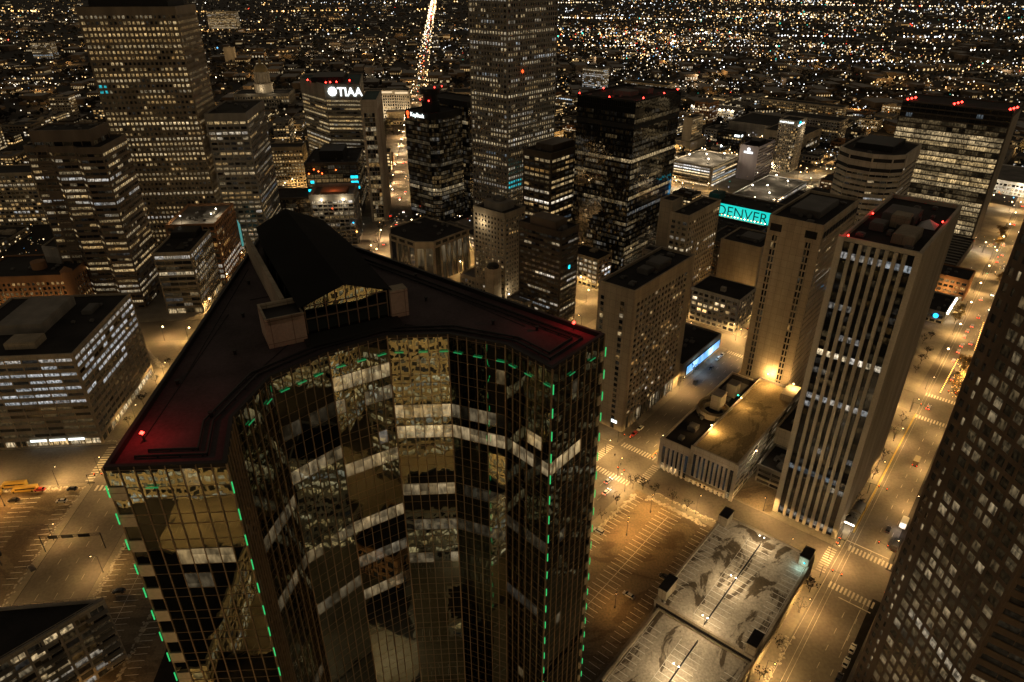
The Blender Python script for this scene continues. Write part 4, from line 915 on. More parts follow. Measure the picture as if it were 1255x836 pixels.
b = MB(); b.cyl(14, 0, 25, 38, 15, n=24); b.cyl(14, 0, 38.01, 40, 16, n=24); b.cyl(14, 0, 40.01, 56, 10.5, n=24); b.cyl(14, 0, 56.01, 58, 13, n=24); b.build('drum', M['pale'], cd)
for k in range(16):
    a = 2*PI*k/16; b = MB(); b.cyl(14+12*math.cos(a), 12*math.sin(a), 40.02, 56, .8, n=8); b.build('column', M['pale'], cd)
b = MB()
for k in range(6):
    a0, a1 = k*PI/13, (k+1)*PI/13; b.cyl(14, 0, 58.02+13*math.sin(a0), 58.02+13*math.sin(a1), 11.5*math.cos(a0), 11.5*math.cos(a1), n=24)
b.cyl(14, 0, 71, 76, 2.2, n=12); b.cyl(14, 0, 76.01, 81, 1.6, .2, n=10); b.build('dome', mat('gilded_dome', (.32, .24, .12), .45, metal=.3), cd)
for (x, y) in ((-14, -18), (-14, 18), (-6, 0), (14, -26)): light((x, y, 32), 800, LED, .6, cd)
# church and low roofs in front of the brown block
r = tower('church', 'pale stone church with a square bell tower and yellow lit windows', 'D', 315, 246, [(0, 8), (34, 0), (34, 22), (0, 22)], 18, dict(fh=3.6, cw=.6, pw=.8, pd=.25, sh=1.3, sd=.2, bw=2.4, top=2), dict(p=.7, b=.35, warm=.1, full=.3), wall='tan', roof='roofgrey', nwin=30, units=2)
b = MB(); b.prism([(3, 37), (11, 37), (11, 45), (3, 45)], 0, 32, top=True)
for k in range(3): b.box(4+k*2.3, 5+k*2.3, 36.7, 37, 20, 24); b.box(2.7, 3, 38+k*2.3, 39+k*2.3, 20, 24)
b.build('bell_tower', M['beige'], r)
b = MB(); b.cyl(7, 41, 32.02, 34.5, 4.4, 3.4, n=8); b.build('tower_cap', M['black'], r)
light((16, 34, 11), 900, LED, .3, r)
b = MB(); b.octa(14, 33, 12, .5); b.build('wall_lamp', M['bulbw'], r); b = MB(); b.box(13.8, 14.2, 22.5, 33, 11.8, 12); b.build('lamp_bracket', M['pole'], r)
blk('service_block', 'low block with a grey roof beside the bell tower', 'D', 331, 305, (16, 22), 14, 'tan', roof='roofgrey', p=.1)
blk('apartment_block', 'slender block speckled with blue and white windows behind the red beacon tower', 'D', 1192, 770, (20, 48), 40, 'grey', p=.5, b=1., warm=.75, pers=.2)
blk('apartment_block', 'wide tan block with scattered windows behind the red beacon roof', 'D', 1060, 560, (26, 80), 44, 'tan', p=.3, b=.8, warm=.3, pers=.2)
blk('apartment_block', 'lone apartment tower in the dark suburb at far left', 'N', 2062, 1030, (30, 50), 40, 'grey', p=.45, b=.8, warm=.55, pers=.2)
blk('apartment_block', 'far apartment tower full of small lights beside the tall tan tower', 'N', 3051, 800, (40, 110), 64, 'grey', p=.6, b=1., warm=.4, pers=.2)
blk('silo', 'small pale slab glowing in the dark right of the tall tan tower', 'N', 1905, 520, (16, 24), 38, 'pale', p=.1, st=BLANK)
blk('apartment_block', 'beige apartments with a dark gabled roof at the left edge', 'N', 651, 374, (30, 46), 49, 'beige', p=.45, b=.7, warm=.35, pers=.2, nwin=40)
r = blk('hotel_block', 'ornate orange brick hotel with round corner turret at the left edge', 'N', 442, 252, (40, 60), 33, 'brick', p=.25, b=.4, warm=.2, nwin=50, units=5, st=dict(fh=3.6, cw=.9, pw=1.3, pd=.35, sh=1.4, sd=.25, bw=3.0, top=4, base=5))
b = MB(); b.cyl(2, 2, 0, 35, 3.6, n=16); b.cyl(2, 2, 35.02, 38, 3.8, .3, n=16); b.cyl(16, 26, 32, 37, 4.5, n=18); b.build('turret', M['brick'], r)
b = MB()
for k in range(4):
    b.tube((-.5, 8+k*12, 12), (-.5, 8+k*12, 24), .3, n=6)
b.build('string_course', M['beige'], r)
for y in (6, 22, 40): light((-8, y, 6), 1600, SODIUM, .4, r)
# along the right-hand avenue
r = blk('shop_row', 'small shop building with a row of white bulbs along its eave', 'D', 498, 41, (34, 24), 9, 'grey', p=.5, b=.8, warm=.3, units=4)
for k in range(9): b = MB(); b.octa(2+3.7*k, -.9, 8.2, .75); b.build('string_lamp', M['bulbw'], r)
light((10, -4, 6), 900, LED, .3, r); b = MB(); b.cyl(0, 0, 0, .3, 1.6, n=16)
for k, v in enumerate(b.v): b.v[k] = (-.4-v[2], 5+v[0], 5.5+v[1])
b.build('round_sign', M['bluel'], r); b = MB(); b.box(-.6, -.32, 12, 20, 4.6, 6.8); b.build('red_awning', M['signred'], r)
r = blk('shop_row', 'orange brick building with arched warm windows on the right-hand avenue', 'D', 550, 38, (24, 40), 16, 'brick', p=.7, b=.8, warm=.2, units=3)
light((-6, 12, 8), 2000, SODIUM, .4, r); light((8, -6, 8), 1500, SODIUM, .4, r)
r = tower('market_hall', 'low hall with a grey ribbed roof below the wide lit tower', 'D', 592, 53, (84, 30), 8, BLANK, dict(p=0), wall='dkbrown', roof='roof')
b = MB()
for k in range(11): b.box(3+7.4*k, 4.6+7.4*k, 1, 29, 7.01, 7.5)
b.build('roof_rib', M['grey'], r)
r = blk('mall', 'white floodlit building at the end of the right-hand avenue', 'D', 880, 34, (80, 60), 14, 'white', roof='roofgrey', p=.9, full=.5, b=1.2, warm=.62)
for (x, y) in ((-8, 10), (-8, 40), (10, -8), (40, -8)): light((x, y, 9), 4000, LED, .5, r)
# blocks that only the mirror glass shows, behind the viewpoint
for k, (x, y, w, d, H, wall, lab) in enumerate(((-62, -120, 92, 30, 84, 'beige', 'golden floodlit block mirrored in the upper glass'), (52, -96, 40, 40, 96, 'greybrown', 'grey block of lit windows mirrored in the right glass facets'),
        (-120, -70, 36, 50, 26, 'tan', 'low tan block mirrored in the left glass facets'), (-30, -46, 44, 24, 26, 'grey', 'low lit block mirrored in the lower glass'), (34, -30, 40, 30, 20, 'tan', 'second low block mirrored in the lower glass'),
        (110, -20, 36, 36, 70, 'brown2', 'brown block mirrored in the right facets'), (-110, 0, 30, 44, 34, 'pale', 'pale block mirrored in the left facets'), (96, -100, 60, 44, 112, 'beige', 'tall floodlit block mirrored in the penthouse gable'), (-84, -30, 26, 22, 18, 'beige', 'lowest lit block mirrored at the foot of the glass'), (58, 6, 26, 20, 15, 'brick', 'small brick block mirrored at the foot of the glass'), (-14, 0, 30, 16, 9, 'pale', 'small pale pavilion mirrored at the foot of the glass'), (-178, -190, 90, 62, 44, 'beige', 'far golden block mirrored at the top of the left glass end'), (168, -150, 60, 56, 64, 'tan', 'far lit block mirrored high in the concave facets'),
        (228, -24, 60, 64, 70, 'greybrown', 'grey block mirrored in the left concave facets'), (-292, 66, 60, 60, 60, 'tan', 'tan block mirrored in the right concave facets'), (100, 40, 24, 34, 46, 'grey', 'grey block mirrored low in the right facets'))):
    root = empty('office_block', (x, y, 0), 0); tag(root, lab, 'building', 'blocks mirrored in the glass tower'); root['g'] = 'X'
    GRID['X'] = 90.0
    mass(root, rect(w, d), H, dict(fh=3.9, cw=.8, pw=1.0, pd=.4, sh=1.6, sd=.3, bw=3.4, top=2), dict(p=.45, full=.2, b=.9, warm=.4, pers=.6), wall=wall)
for (x, y, z, pw_, c) in ((-40, -78, 30, 22000, SODIUM), (0, -78, 40, 22000, SODIUM), (-20, -80, 70, 16000, SODIUM), (-60, -20, 12, 6000, LED), (10, 10, 12, 5000, SODIUM), (60, -40, 12, 6000, LED), (-80, 20, 12, 6000, SODIUM), (30, 40, 10, 4000, LED), (80, -60, 40, 9000, LED), (-150, -112, 14, 12000, SODIUM), (-118, -112, 20, 12000, SODIUM), (190, -80, 24, 12000, LED), (215, 10, 24, 12000, SODIUM), (-216, 96, 24, 12000, LED), (-100, -6, 26, 14000, SODIUM), (-92, -112, 26, 9000, SODIUM), (110, -40, 40, 16000, SODIUM), (110, -42, 80, 14000, SODIUM), (-36, 20, 9, 2000, LED), (20, 28, 9, 2000, SODIUM), (-5, -20, 8, 1500, LED), (44, -4, 8, 1500, SODIUM)):
    light((x, y, z), pw_, c, .8, name='mirror_fill_light')  # added unseen lamps, brighten the blocks and ground the glass mirrors
# ================================================================== ground, roads, lots
gm_ = MB(); gm_.quad([(-22000, -4000, 0), (22000, -4000, 0), (22000, 26000, 0), (-22000, 26000, 0)]); struct('ground', gm_, M['ground'])
def gq(mb, g, s0, s1, t0, t1, z, t2=None, t3=None):
    t2 = t0 if t2 is None else t2; t3 = t1 if t3 is None else t3
    p = [gw(g, s0, t0), gw(g, s1, t2), gw(g, s1, t3), gw(g, s0, t1)]
    mb.quad([(q[0], q[1], z) for q in p])
def gbox(mb, g, s0, s1, t0, t1, z0, z1):
    p = [gw(g, s0, t0), gw(g, s1, t0), gw(g, s1, t1), gw(g, s0, t1)]
    mb.hexa([(q[0], q[1], z0) for q in p] + [(q[0], q[1], z1) for q in p])
def road(g, s0, s1, t0, t1, z, **k):
    mb = MB(); gq(mb, g, s0, s1, t0, t1, z, **k); struct('road', mb, M['asphalt'])
road('D', 60, 1000, 8.5, 28.5, .010, t2=24, t3=46)
road('D', 227, 1000, 116, 137, .010); road('D', 150, 227, 116, 137, .010); road('D', 245, 1000, 224, 245, .010); road('D', 300, 1000, 332, 353, .010)
road('D', 226.5, 245, -90, 210, .014); road('D', 374, 394.5, -90, 420, .014); road('D', 521, 541, 29, 440, .014); road('D', 668, 688, 29, 440, .014); road('D', 815, 835, 29, 440, .014)
road('N', 60, 2500, 144, 170, .018); road('N', 265, 294, 110, 420, .022); road('N', 405, 433, 110, 460, .022); road('N', 290, 9000, 34, 62, .026)
road('N', 540, 558, 62, 400, .030); road('N', 740, 758, 62, 400, .030); road('N', 820, 846, -60, 400, .034); road('N', 1000, 1020, -80, 400, .030)
road('N', 433, 2400, 262, 282, .038)
pv = MB()
for (a, b) in ((245, 374), (394.5, 521), (541, 668), (688, 815)):
    for (c, d) in ((32.5 if a > 300 else 29, 116), (137, 224), (245, 332), (353, 440)):
        if c < 40 and a > 300: c = 29 + (a-245)*.022 + 1.5
        gbox(pv, 'D', a, b, c, d, -.02, .13)
gbox(pv, 'D', 60, 226.5, 29, 72.8, -.02, .13); gbox(pv, 'D', 222.6, 226.5, 72.8, 116, -.02, .13); gbox(pv, 'D', 112, 222.6, 112.4, 116, -.02, .13)
gbox(pv, 'D', 60, 226.5, -78, 8.2, -.02, .13); gbox(pv, 'D', 245, 374, -60, 7.4, -.02, .13)
for (a, b, c, d) in ((60, 264, 141, 143.8), (294.3, 404.7, 171, 262), (60, 264, 170.2, 173.4), (433.4, 539, 171, 261), (433.4, 539, 63, 143), (262.5, 264.8, 173.4, 300), (558, 739, 63, 143), (558, 739, 171, 261), (846, 999, 63, 143)):
    gbox(pv, 'N', a, b, c, d, -.02, .13)
for (x0, x1, y0, y1) in ((-130, 120, -175, -122), (-130, -66, -122, 40), (-64, 40, -60, 52), (-64, 120, -96, -62), (42, 120, -60, 20)):
    fl_ = MB(); fl_.box(x0, x1, y0, y1, -.02, .06); struct('parking_lot_surface', fl_, M['lot'])  # added ground out of view, lightens what the lower glass mirrors
struct('pavement', pv, M['pave'])
lot = MB(); gq(lot, 'D', 112, 222.6, 72.8, 112.4, .05); gq(lot, 'N', 60, 264.5, 106, 140.9, .05); gq(lot, 'N', 150, 262.4, 173.5, 262, .05); gq(lot, 'D', 395.5, 470, 153, 220, .15); gq(lot, 'D', 246, 284, 59, 75.5, .15)
struct('parking_lot_surface', lot, M['lot'])
mk = MB()
for y in (-50, -38, -20, -6, 12, 26, 38):  # stripes on the added ground, only for the mirror glass
    for q in range(-60, 40, 3): mk.quad([(q, y, .066), (q+.2, y, .066), (q+.2, y+5, .066), (q, y+5, .066)])
for y in (-112, -90, -70, -48, -26, -4):
    for q in range(-128, -68, 3): mk.quad([(q, y, .066), (q+.2, y, .066), (q+.2, y+5, .066), (q, y+5, .066)])
def dash(g, s0, s1, t, w=.16, step=9., ln=3., z=.045, dt=0.):
    s = s0
    while s < s1:
        tt = t + dt*(s-s0); gq(mk, g, s, s+ln, tt-w/2, tt+w/2, z); s += step
for t in (14., 18.5): dash('D', 248, 370, t, dt=.018)
for t in (13., 17.5): dash('D', 120, 222, t)
for t in (122., 126.5, 131.5): dash('D', 247, 372, t); dash('D', 160, 224, t)
dash('D', 396, 800, 126.5); dash('D', 396, 800, 19, dt=.02)
for t in (150., 156., 163.): dash('N', 70, 262, t); dash('N', 296, 404, t); dash('N', 436, 800, t)
for t in (42., 48., 54.): dash('N', 440, 1400, t, step=12)
def cross(g, axis, a0, a1, b0, b1, n, z=.046):
    """ladder crosswalk; bars run along 'axis'"""
    for i in range(n):
        if axis == 's': w = (b1-b0)/n; gq(mk, g, a0, a1, b0+i*w, b0+i*w+w*.5, z)
        else: w = (a1-a0)/n; gq(mk, g, a0+i*w, a0+i*w+w*.5, b0, b1, z)
cross('D', 's', 246, 249.6, 117, 136, 13); cross('D', 's', 222, 225.6, 117, 136, 13); cross('D', 't', 227.5, 244, 137.3, 141, 11); cross('D', 't', 227.5, 244, 111.6, 115.4, 11)
cross('D', 's', 246, 249.6, 10, 27, 12); cross('D', 's', 221.4, 225, 10, 27, 12); cross('D', 't', 227.5, 244, 29.5, 33, 11); cross('D', 't', 227.5, 244, 3.6, 7.6, 11)
cross('D', 's', 369, 372.6, 117, 136, 13); cross('D', 's', 395.4, 399, 117, 136, 13); cross('D', 's', 395, 398.6, 13, 30, 12); cross('D', 's', 368, 371.6, 12, 29, 12)
cross('N', 's', 258.6, 262.4, 145, 169, 12); cross('N', 's', 297, 300.6, 145, 169, 12); cross('N', 't', 266, 293, 171.4, 175, 14)
gq(mk, 'D', 218.6, 219.1, 10, 21.5, .046); gq(mk, 'D', 251.5, 252, 12, 29, .046); gq(mk, 'D', 196, 218, 13.2, 13.4, .046); gq(mk, 'D', 160, 370, 28.2, 28.36, .0465)
for t in (22.2, 23.7): gq(mk, 'D', 100, 800, t, t+.12, .047, t2=t+13, t3=t+13.12)
struct('road_marking', mk, M['paint'])
yl = MB(); gq(yl, 'D', 258, 372, 27.2, 27.9, .05, t2=28.4, t3=29.1); gq(yl, 'D', 247, 372, 119, 119.15, .05); gq(yl, 'D', 247, 372, 119.4, 119.55, .05); gq(yl, 'D', 260, 340, 117, 117.3, .05)
struct('kerb_paint', yl, M['yellow'])
sl = MB()
def stalls(g, s0, s1, rows, step=2.7, z=.055):
    s = s0
    while s < s1:
        for (a, b) in rows: gq(sl, g, s, s+.17, a, b, z)
        s += step
stalls('D', 116, 220, ((74, 78.6), (87.6, 92.3), (92.7, 97.4), (106.5, 111.5))); gq(sl, 'D', 116, 216, 92.43, 92.57, .055)
stalls('N', 90, 255, ((112, 116.5), (124, 128.4), (128.8, 133.2), (136.6, 140.6))); gq(sl, 'N', 95, 245, 128.53, 128.66, .055)
stalls('N', 205, 258, ((175, 179.5), (190, 194.5), (194.9, 199.4)), 3); stalls('D', 398, 466, ((156, 161), (172, 177), (177.3, 182)), 2.8, .156)
struct('stall_marking', sl, M['paintb'])
# snow banks left along the kerbs and lot edges
def bank(name, g, s0, t0, s1, t1, n, r):
    mb = MB()
    n *= 3
    for k in range(n):
        f = (k+RN.random())/n; s = s0+(s1-s0)*f+RN.gauss(0, .5); t = t0+(t1-t0)*f+RN.gauss(0, .5); x, y = gw(g, s, t)
        rr = r*RN.uniform(.3, .95); i = len(mb.v); m = 6
        mb.v += [(x+rr*RN.uniform(.7, 1.2)*math.cos(2*PI*q/m), y+rr*RN.uniform(.7, 1.2)*math.sin(2*PI*q/m), .04) for q in range(m)] + [(x+.5*rr*math.cos(2*PI*q/m), y+.5*rr*math.sin(2*PI*q/m), .04+rr*.28) for q in range(m)] + [(x, y, .04+rr*.34)]
        for q in range(m):
            j = (q+1) % m; mb.f += [(i+q, i+j, i+m+j, i+m+q), (i+m+q, i+m+j, i+2*m)]; mb.a += [None]*2; mb.uv += [None]*2; mb.mi += [0]*2
    tag(mb.build(name, M['snow']), kind='stuff')
bank('snow_bank', 'D', 221.5, 106, 221.5, 78, 46, 1.0); bank('snow_bank', 'D', 220, 111, 190, 111.6, 26, .9); bank('snow_bank', 'D', 226.2, 104, 226.2, 73, 40, .7); bank('snow_bank', 'D', 120, 28.4, 190, 29, 50, .8)
bank('snow_bank', 'N', 240, 140, 180, 141.6, 60, .8); bank('snow_bank', 'N', 186, 117, 140, 119, 50, .8); bank('snow_bank', 'N', 262, 176, 262, 226, 50, .9); bank('snow_bank', 'N', 160, 173.6, 262, 173.6, 60, .7)
bank('snow_bank', 'N', 206, 196, 238, 201, 40, 1.2); bank('snow_bank', 'N', 370, 176, 402, 200, 80, 1.4); bank('snow_bank', 'N', 263.6, 150, 294, 171, 30, .8); bank('snow_bank', 'N', 297, 172, 297, 200, 30, 1.0)

# ------------------------------------------------------------------ street furniture
def put(o, g, s, t, z=.0, rot=0.):
    X, Y = gw(g, s, t); o.location = (X, Y, z); o.rotation_euler = (0, 0, grot(g)+rot); return o
def reg(root): KIDS[root.name] = list(root.children); return root
def make_lamp():
    root = empty('street_lamp', (0, 0, 0)); tag(root, 'street lamp on a dark pole with a curved arm beside the kerb', 'street lamp', 'street lamps along the kerbs')
    b = MB(); b.tube((0, 0, 0), (0, 0, 8.6), .13, .08, 7); b.cyl(0, 0, 0, .5, .24, .2, 8); b.build('pole', M['pole'], root)
    b = MB(); b.tube((0, 0, 8.4), (1.1, 0, 9.1), .06); b.tube((1.1, 0, 9.1), (2.2, 0, 9.2), .05); b.build('arm', M['pole'], root)
    b = MB(); b.box(1.9, 2.7, -.2, .2, 9.12, 9.3); h = b.build('lamp_head', M['pole'], root)
    b = MB(); b.octa(2.3, 0, 9.0, .3); b.build('bulb', M['bulb'], h)
    KIDS[h.name] = list(h.children)
    return reg(root)
def make_plot():
    root = empty('parking_lamp', (0, 0, 0)); tag(root, 'twin headed lamp standing in the amber car park', 'street lamp', 'twin headed car park lamps')
    b = MB(); b.tube((0, 0, 0), (0, 0, 9), .14, .1, 7); b.cyl(0, 0, 0, .8, .35, n=10); b.build('pole', M['pole'], root)
    b = MB(); b.tube((-1.3, 0, 9), (1.3, 0, 9), .06); b.build('arm', M['pole'], root)
    for q in (-1.3, 1.3):
        b = MB(); b.box(q-.35, q+.35, -.22, .22, 8.95, 9.15); h = b.build('lamp_head', M['pole'], root)
        b = MB(); b.octa(q, 0, 8.85, .3); b.build('bulb', M['bulb'], h); KIDS[h.name] = list(h.children)
    return reg(root)
lamp0 = make_lamp(); plot0 = make_plot()
far_lamp = MB(); far_lamp.tube((0, 0, 0), (0, 0, 9), .12, n=5, mi=0); far_lamp.tube((0, 0, 9), (2.2, 0, 9.2), .06, n=4, mi=0); far_lamp.octa(2.3, 0, 9.0, .62, mi=1)
far_me = far_lamp.mesh('street_lamp', [M['pole'], M['bulb']])
white_me = far_lamp.mesh('street_lamp', [M['pole'], M['bulbw']])
first = [True, True]; NL = [0]
def inside(X, Y, m=0.):
    for (c, r) in OCC:
        if math.hypot(X-c[0], Y-c[1]) < r*.72+m: return True
    return False
def lamp(g, s, t, rot, power=2300, col=SODIUM, near=None, white=False):
    X, Y = gw(g, s, t)
    if not seen(X, Y, 0, 120) or inside(X, Y, -2): return
    d = math.hypot(X, Y)
    if near is None: near = d < 430
    if near:
        o = lamp0 if first[0] else copy_tree(lamp0); first[0] = False; put(o, g, s, t, .1, rot)
    else:
        o = bpy.data.objects.new('street_lamp', white_me if white else far_me); COL.objects.link(o); put(o, g, s, t, 0, rot)
        tag(o, 'distant street lamp glowing beside a far road', 'street lamp', 'distant street lamps')
    a = grot(g)+rot; light((X+2.3*math.cos(a), Y+2.3*math.sin(a), 8.5), power, col, .35, name='street_light'); NL[0] += 1
s = 118.
while s < 372:
    k = .018*(s-100)
    lamp('D', s, 7.6+k*.4, PI/2, 2600); lamp('D', s+16, 29.6+k*.5, -PI/2, 2600); s += 34
s = 402.
while s < 980: lamp('D', s, 30.5+.022*(s-395), -PI/2, 4200); lamp('D', s+18, 7+.018*(s-100), PI/2, 3600); s += 42
for t0 in (116.6, 224.5, 332.5):
    s = 180. if t0 < 120 else 262.
    while s < 980:
        lamp('D', s, t0-.9, PI/2, 2600 if s < 380 else 3600, SODIUM if s < 420 else LED); lamp('D', s+18, t0+21.3, -PI/2, 2600 if s < 380 else 3600); s += 38 if s < 400 else 52
for s0 in (226, 374, 521, 668, 815):
    t = 44.
    while t < 430:
        lamp('D', s0-.6, t, 0, 2300 if s0 < 300 else 3400, SODIUM if s0 < 400 else LED); lamp('D', s0+20.4, t+18, PI, 2300 if s0 < 300 else 3400); t += 40
s = 120.
while s < 1100: lamp('N', s, 143, PI/2, 1350 if s < 300 else 3600); lamp('N', s+20, 171, -PI/2, 1350 if s < 300 else 3600); s += 44
for s0 in (264, 404.6, 540, 740, 820, 1000):
    t = 150. if s0 < 500 else 66
    while t < 420: lamp('N', s0+.2, t, 0, 3000); t += 36
s = 330.
while s < 1700: lamp('N', s, 32.5, PI/2, 7500, (1, .66, .32), near=False); lamp('N', s+20, 63, -PI/2, 7500, (1, .66, .34), near=False); s += 46 if s < 1000 else 80
for (g, s, t, r_, pw_) in (('D', 213.5, 99.7, .4, 3200), ('D', 194.9, 100.4, .4, 3200), ('D', 160, 84, .4, 900), ('N', 232, 118, .2, 3600), ('N', 150, 122, .2, 700), ('N', 252, 203, .2, 2800), ('N', 216, 206, .2, 2200), ('N', 262, 228, .1, 2400), ('D', 432, 172, .4, 2600), ('D', 452, 196, .4, 2600)):
    o = plot0 if first[1] else copy_tree(plot0); first[1] = False; put(o, g, s, t, .05, r_)
    X, Y = gw(g, s, t); light((X, Y, 8.4), pw_, (1, .50, .13), .5, name='lot_light')
light((*gw('D', 432, 153), 8), 2500, SODIUM, .4, name='wall_light')
light((*gw('D', 266, 67), 7), 900, LED, .4, name='yard_light')

def make_signal():
    root = empty('traffic_signal', (0, 0, 0)); tag(root, 'mast arm traffic signal showing red at the crossing', 'traffic light', 'mast arm traffic signals')
    b = MB(); b.tube((0, 0, 0), (0, 0, 6.4), .14, .1, 7); b.build('pole', M['pole'], root)
    b = MB(); b.tube((0, 0, 6.1), (7.2, 0, 6.6), .09, .06); b.build('arm', M['pole'], root)
    for x in (3.6, 6.9):
        b = MB(); b.box(x-.2, x+.2, -.2, .2, 5.6, 6.9); h = b.build('signal_head', M['black'], root)
        for q, m in ((6.7, 'signal'),):
            b = MB(); b.octa(x, -.24, q, .16); b.octa(x, .24, q, .16); b.build('signal_lens', M[m], h)
        KIDS[h.name] = list(h.children)
    return reg(root)
sig0 = make_signal()
for k, (g, s, t, rt) in enumerate((('D', 251.3, 10.2, PI/2), ('D', 224, 30.2, -PI/2), ('D', 246.6, 29.9, PI), ('D', 221.6, 8.0, 0), ('D', 223.5, 116.2, PI/2), ('D', 247.3, 138, -PI/2), ('D', 247.3, 115, PI), ('D', 372, 115.4, PI/2), ('D', 396, 137.8, -PI/2), ('D', 287.7, 30.2, -PI/2), ('D', 372, 31.5, -PI/2), ('D', 396, 12.5, PI/2), ('N', 262.6, 171.2, -PI/2), ('N', 295, 143, PI/2), ('N', 436, 143, PI/2))):
    o = sig0 if k == 0 else copy_tree(sig0); put(o, g, s, t, .12, rt)

# gantry over the left road and the dark billboard
gt = empty('sign_gantry', (0, 0, 0)); tag(gt, 'overhead sign gantry spanning the road left of the glass tower', 'sign gantry')
b = MB()
for y in (0, 23.5): b.tube((0, y, 0), (0, y, 8.6), .2, n=7)
b.build('post', M['pole'], gt); b = MB()
for z in (7.4, 8.5): b.tube((0, 0, z), (0, 23.5, z), .1)
for k in range(15): b.tube((0, k*1.6, 7.4), (0, k*1.6+.8, 8.5), .05); b.tube((0, k*1.6+.8, 8.5), (0, k*1.6+1.6, 7.4), .05)
b.build('truss', M['pole'], gt)
for (y, w) in ((4, 4.5), (10.5, 4.5), (16.5, 3.6)): b = MB(); b.box(-.35, -.22, y, y+w, 7.1, 8.8); b.build('sign_panel', M['black'], gt)
put(gt, 'N', 221.5, 147.6)
bb = empty('billboard', (0, 0, 0)); tag(bb, 'dark unlit billboard on legs at the left edge of the lot', 'billboard')
b = MB(); b.box(-.4, .4, -4.5, 4.5, 5, 11); b.build('panel', M['black'], bb)
for y in (-3, 3): b = MB(); b.tube((0, y, 0), (0, y, 5), .22); b.build('leg', M['pole'], bb)
put(bb, 'N', 215, 188, .05, .2)
# barrel roofed tram shelter on the pavement
ts = empty('tram_shelter', (0, 0, 0)); tag(ts, 'silver barrel roofed tram shelter with a ramp beside the striped tower', 'shelter')
M['silver'] = mat('shelter_metal', (.36, .34, .30), .4, metal=.4)
for (x, L) in ((0, 8), (9.6, 7.4)):
    b = MB(); m = 10
    for k in range(m):
        a0, a1 = PI*k/m, PI*(k+1)/m; y0, z0_, y1, z1_ = 2.1*math.cos(a0), 3+1.3*math.sin(a0), 2.1*math.cos(a1), 3+1.3*math.sin(a1)
        b.quad([(x, y0, z0_), (x+L, y0, z0_), (x+L, y1, z1_), (x, y1, z1_)]); b.quad([(x, y0, z0_-.12), (x, y1, z1_-.12), (x+L, y1, z1_-.12), (x+L, y0, z0_-.12)])
    b.build('roof', M['silver'], ts); b = MB()
    for xx in (x+.3, x+L-.3):
        for y in (-2, 2): b.tube((xx, y, 0), (xx, y, 3.05), .09)
    b.build('post', M['pole'], ts)
b = MB(); b.box(8.1, 9.5, -2.1, 2.1, 2.9, 3.3); b.build('link_roof', M['silver'], ts)
b = MB(); b.tube((-.25, -1.9, 3.6), (-.25, 1.9, 3.6), .22); b.build('light_bar', M['bulbw'], ts); light((-1.5, 0, 3.2), 260, LED, .3, ts)
b = MB(); 
for y in (-1.5, 1.5): b.tube((-.4, y, 1.0), (-7, y, 1.0), .07)
for k in range(8):
    a0, a1 = PI/2+PI*k/8, PI/2+PI*(k+1)/8; b.tube((-7+1.5*math.cos(a0), 1.5*math.sin(a0), 1), (-7+1.5*math.cos(a1), 1.5*math.sin(a1), 1), .07)
for x in (-1, -3, -5, -7):
    for y in (-1.5, 1.5): b.tube((x, y, 0), (x, y, 1), .05)
b.build('ramp_railing', M['pole'], ts); b = MB(); b.box(-7.5, -.3, -1.4, 1.4, 0, .5); b.build('ramp', M['pave'], ts)
put(ts, 'D', 258, 29.9, .13)

# ------------------------------------------------------------------ vehicles
CARM = {}
def carpaint(c):
    if c not in CARM:
        m, nt, b = newmat('car_paint'); b.inputs['Base Color'].default_value = (*c, 1); b.inputs['Roughness'].default_value = .3; b.inputs['Coat Weight'].default_value = .5
        n = nt.nodes.new('ShaderNodeTexNoise'); n.inputs['Scale'].default_value = 3; mr = nt.nodes.new('ShaderNodeMapRange'); mr.inputs['To Min'].default_value = .2; mr.inputs['To Max'].default_value = .5
        nt.links.new(n.outputs['Fac'], mr.inputs['Value']); nt.links.new(mr.outputs[0], b.inputs['Roughness']); CARM[c] = m
    return CARM[c]
M['cglass'] = mat('car_glass', (.012, .013, .015), .1, spec=.6); M['tyre'] = mat('tyre', (.015, .015, .015), .9)
def loft(mb, secs):
    """skin through cross sections; each is a list of points"""
    n = len(secs[0])
    for a, b in zip(secs[:-1], secs[1:]):
        for k in range(n-1): mb.quad([a[k], b[k], b[k+1], a[k+1]])
    mb.quad(list(secs[0])); mb.quad(list(secs[-1])[::-1])
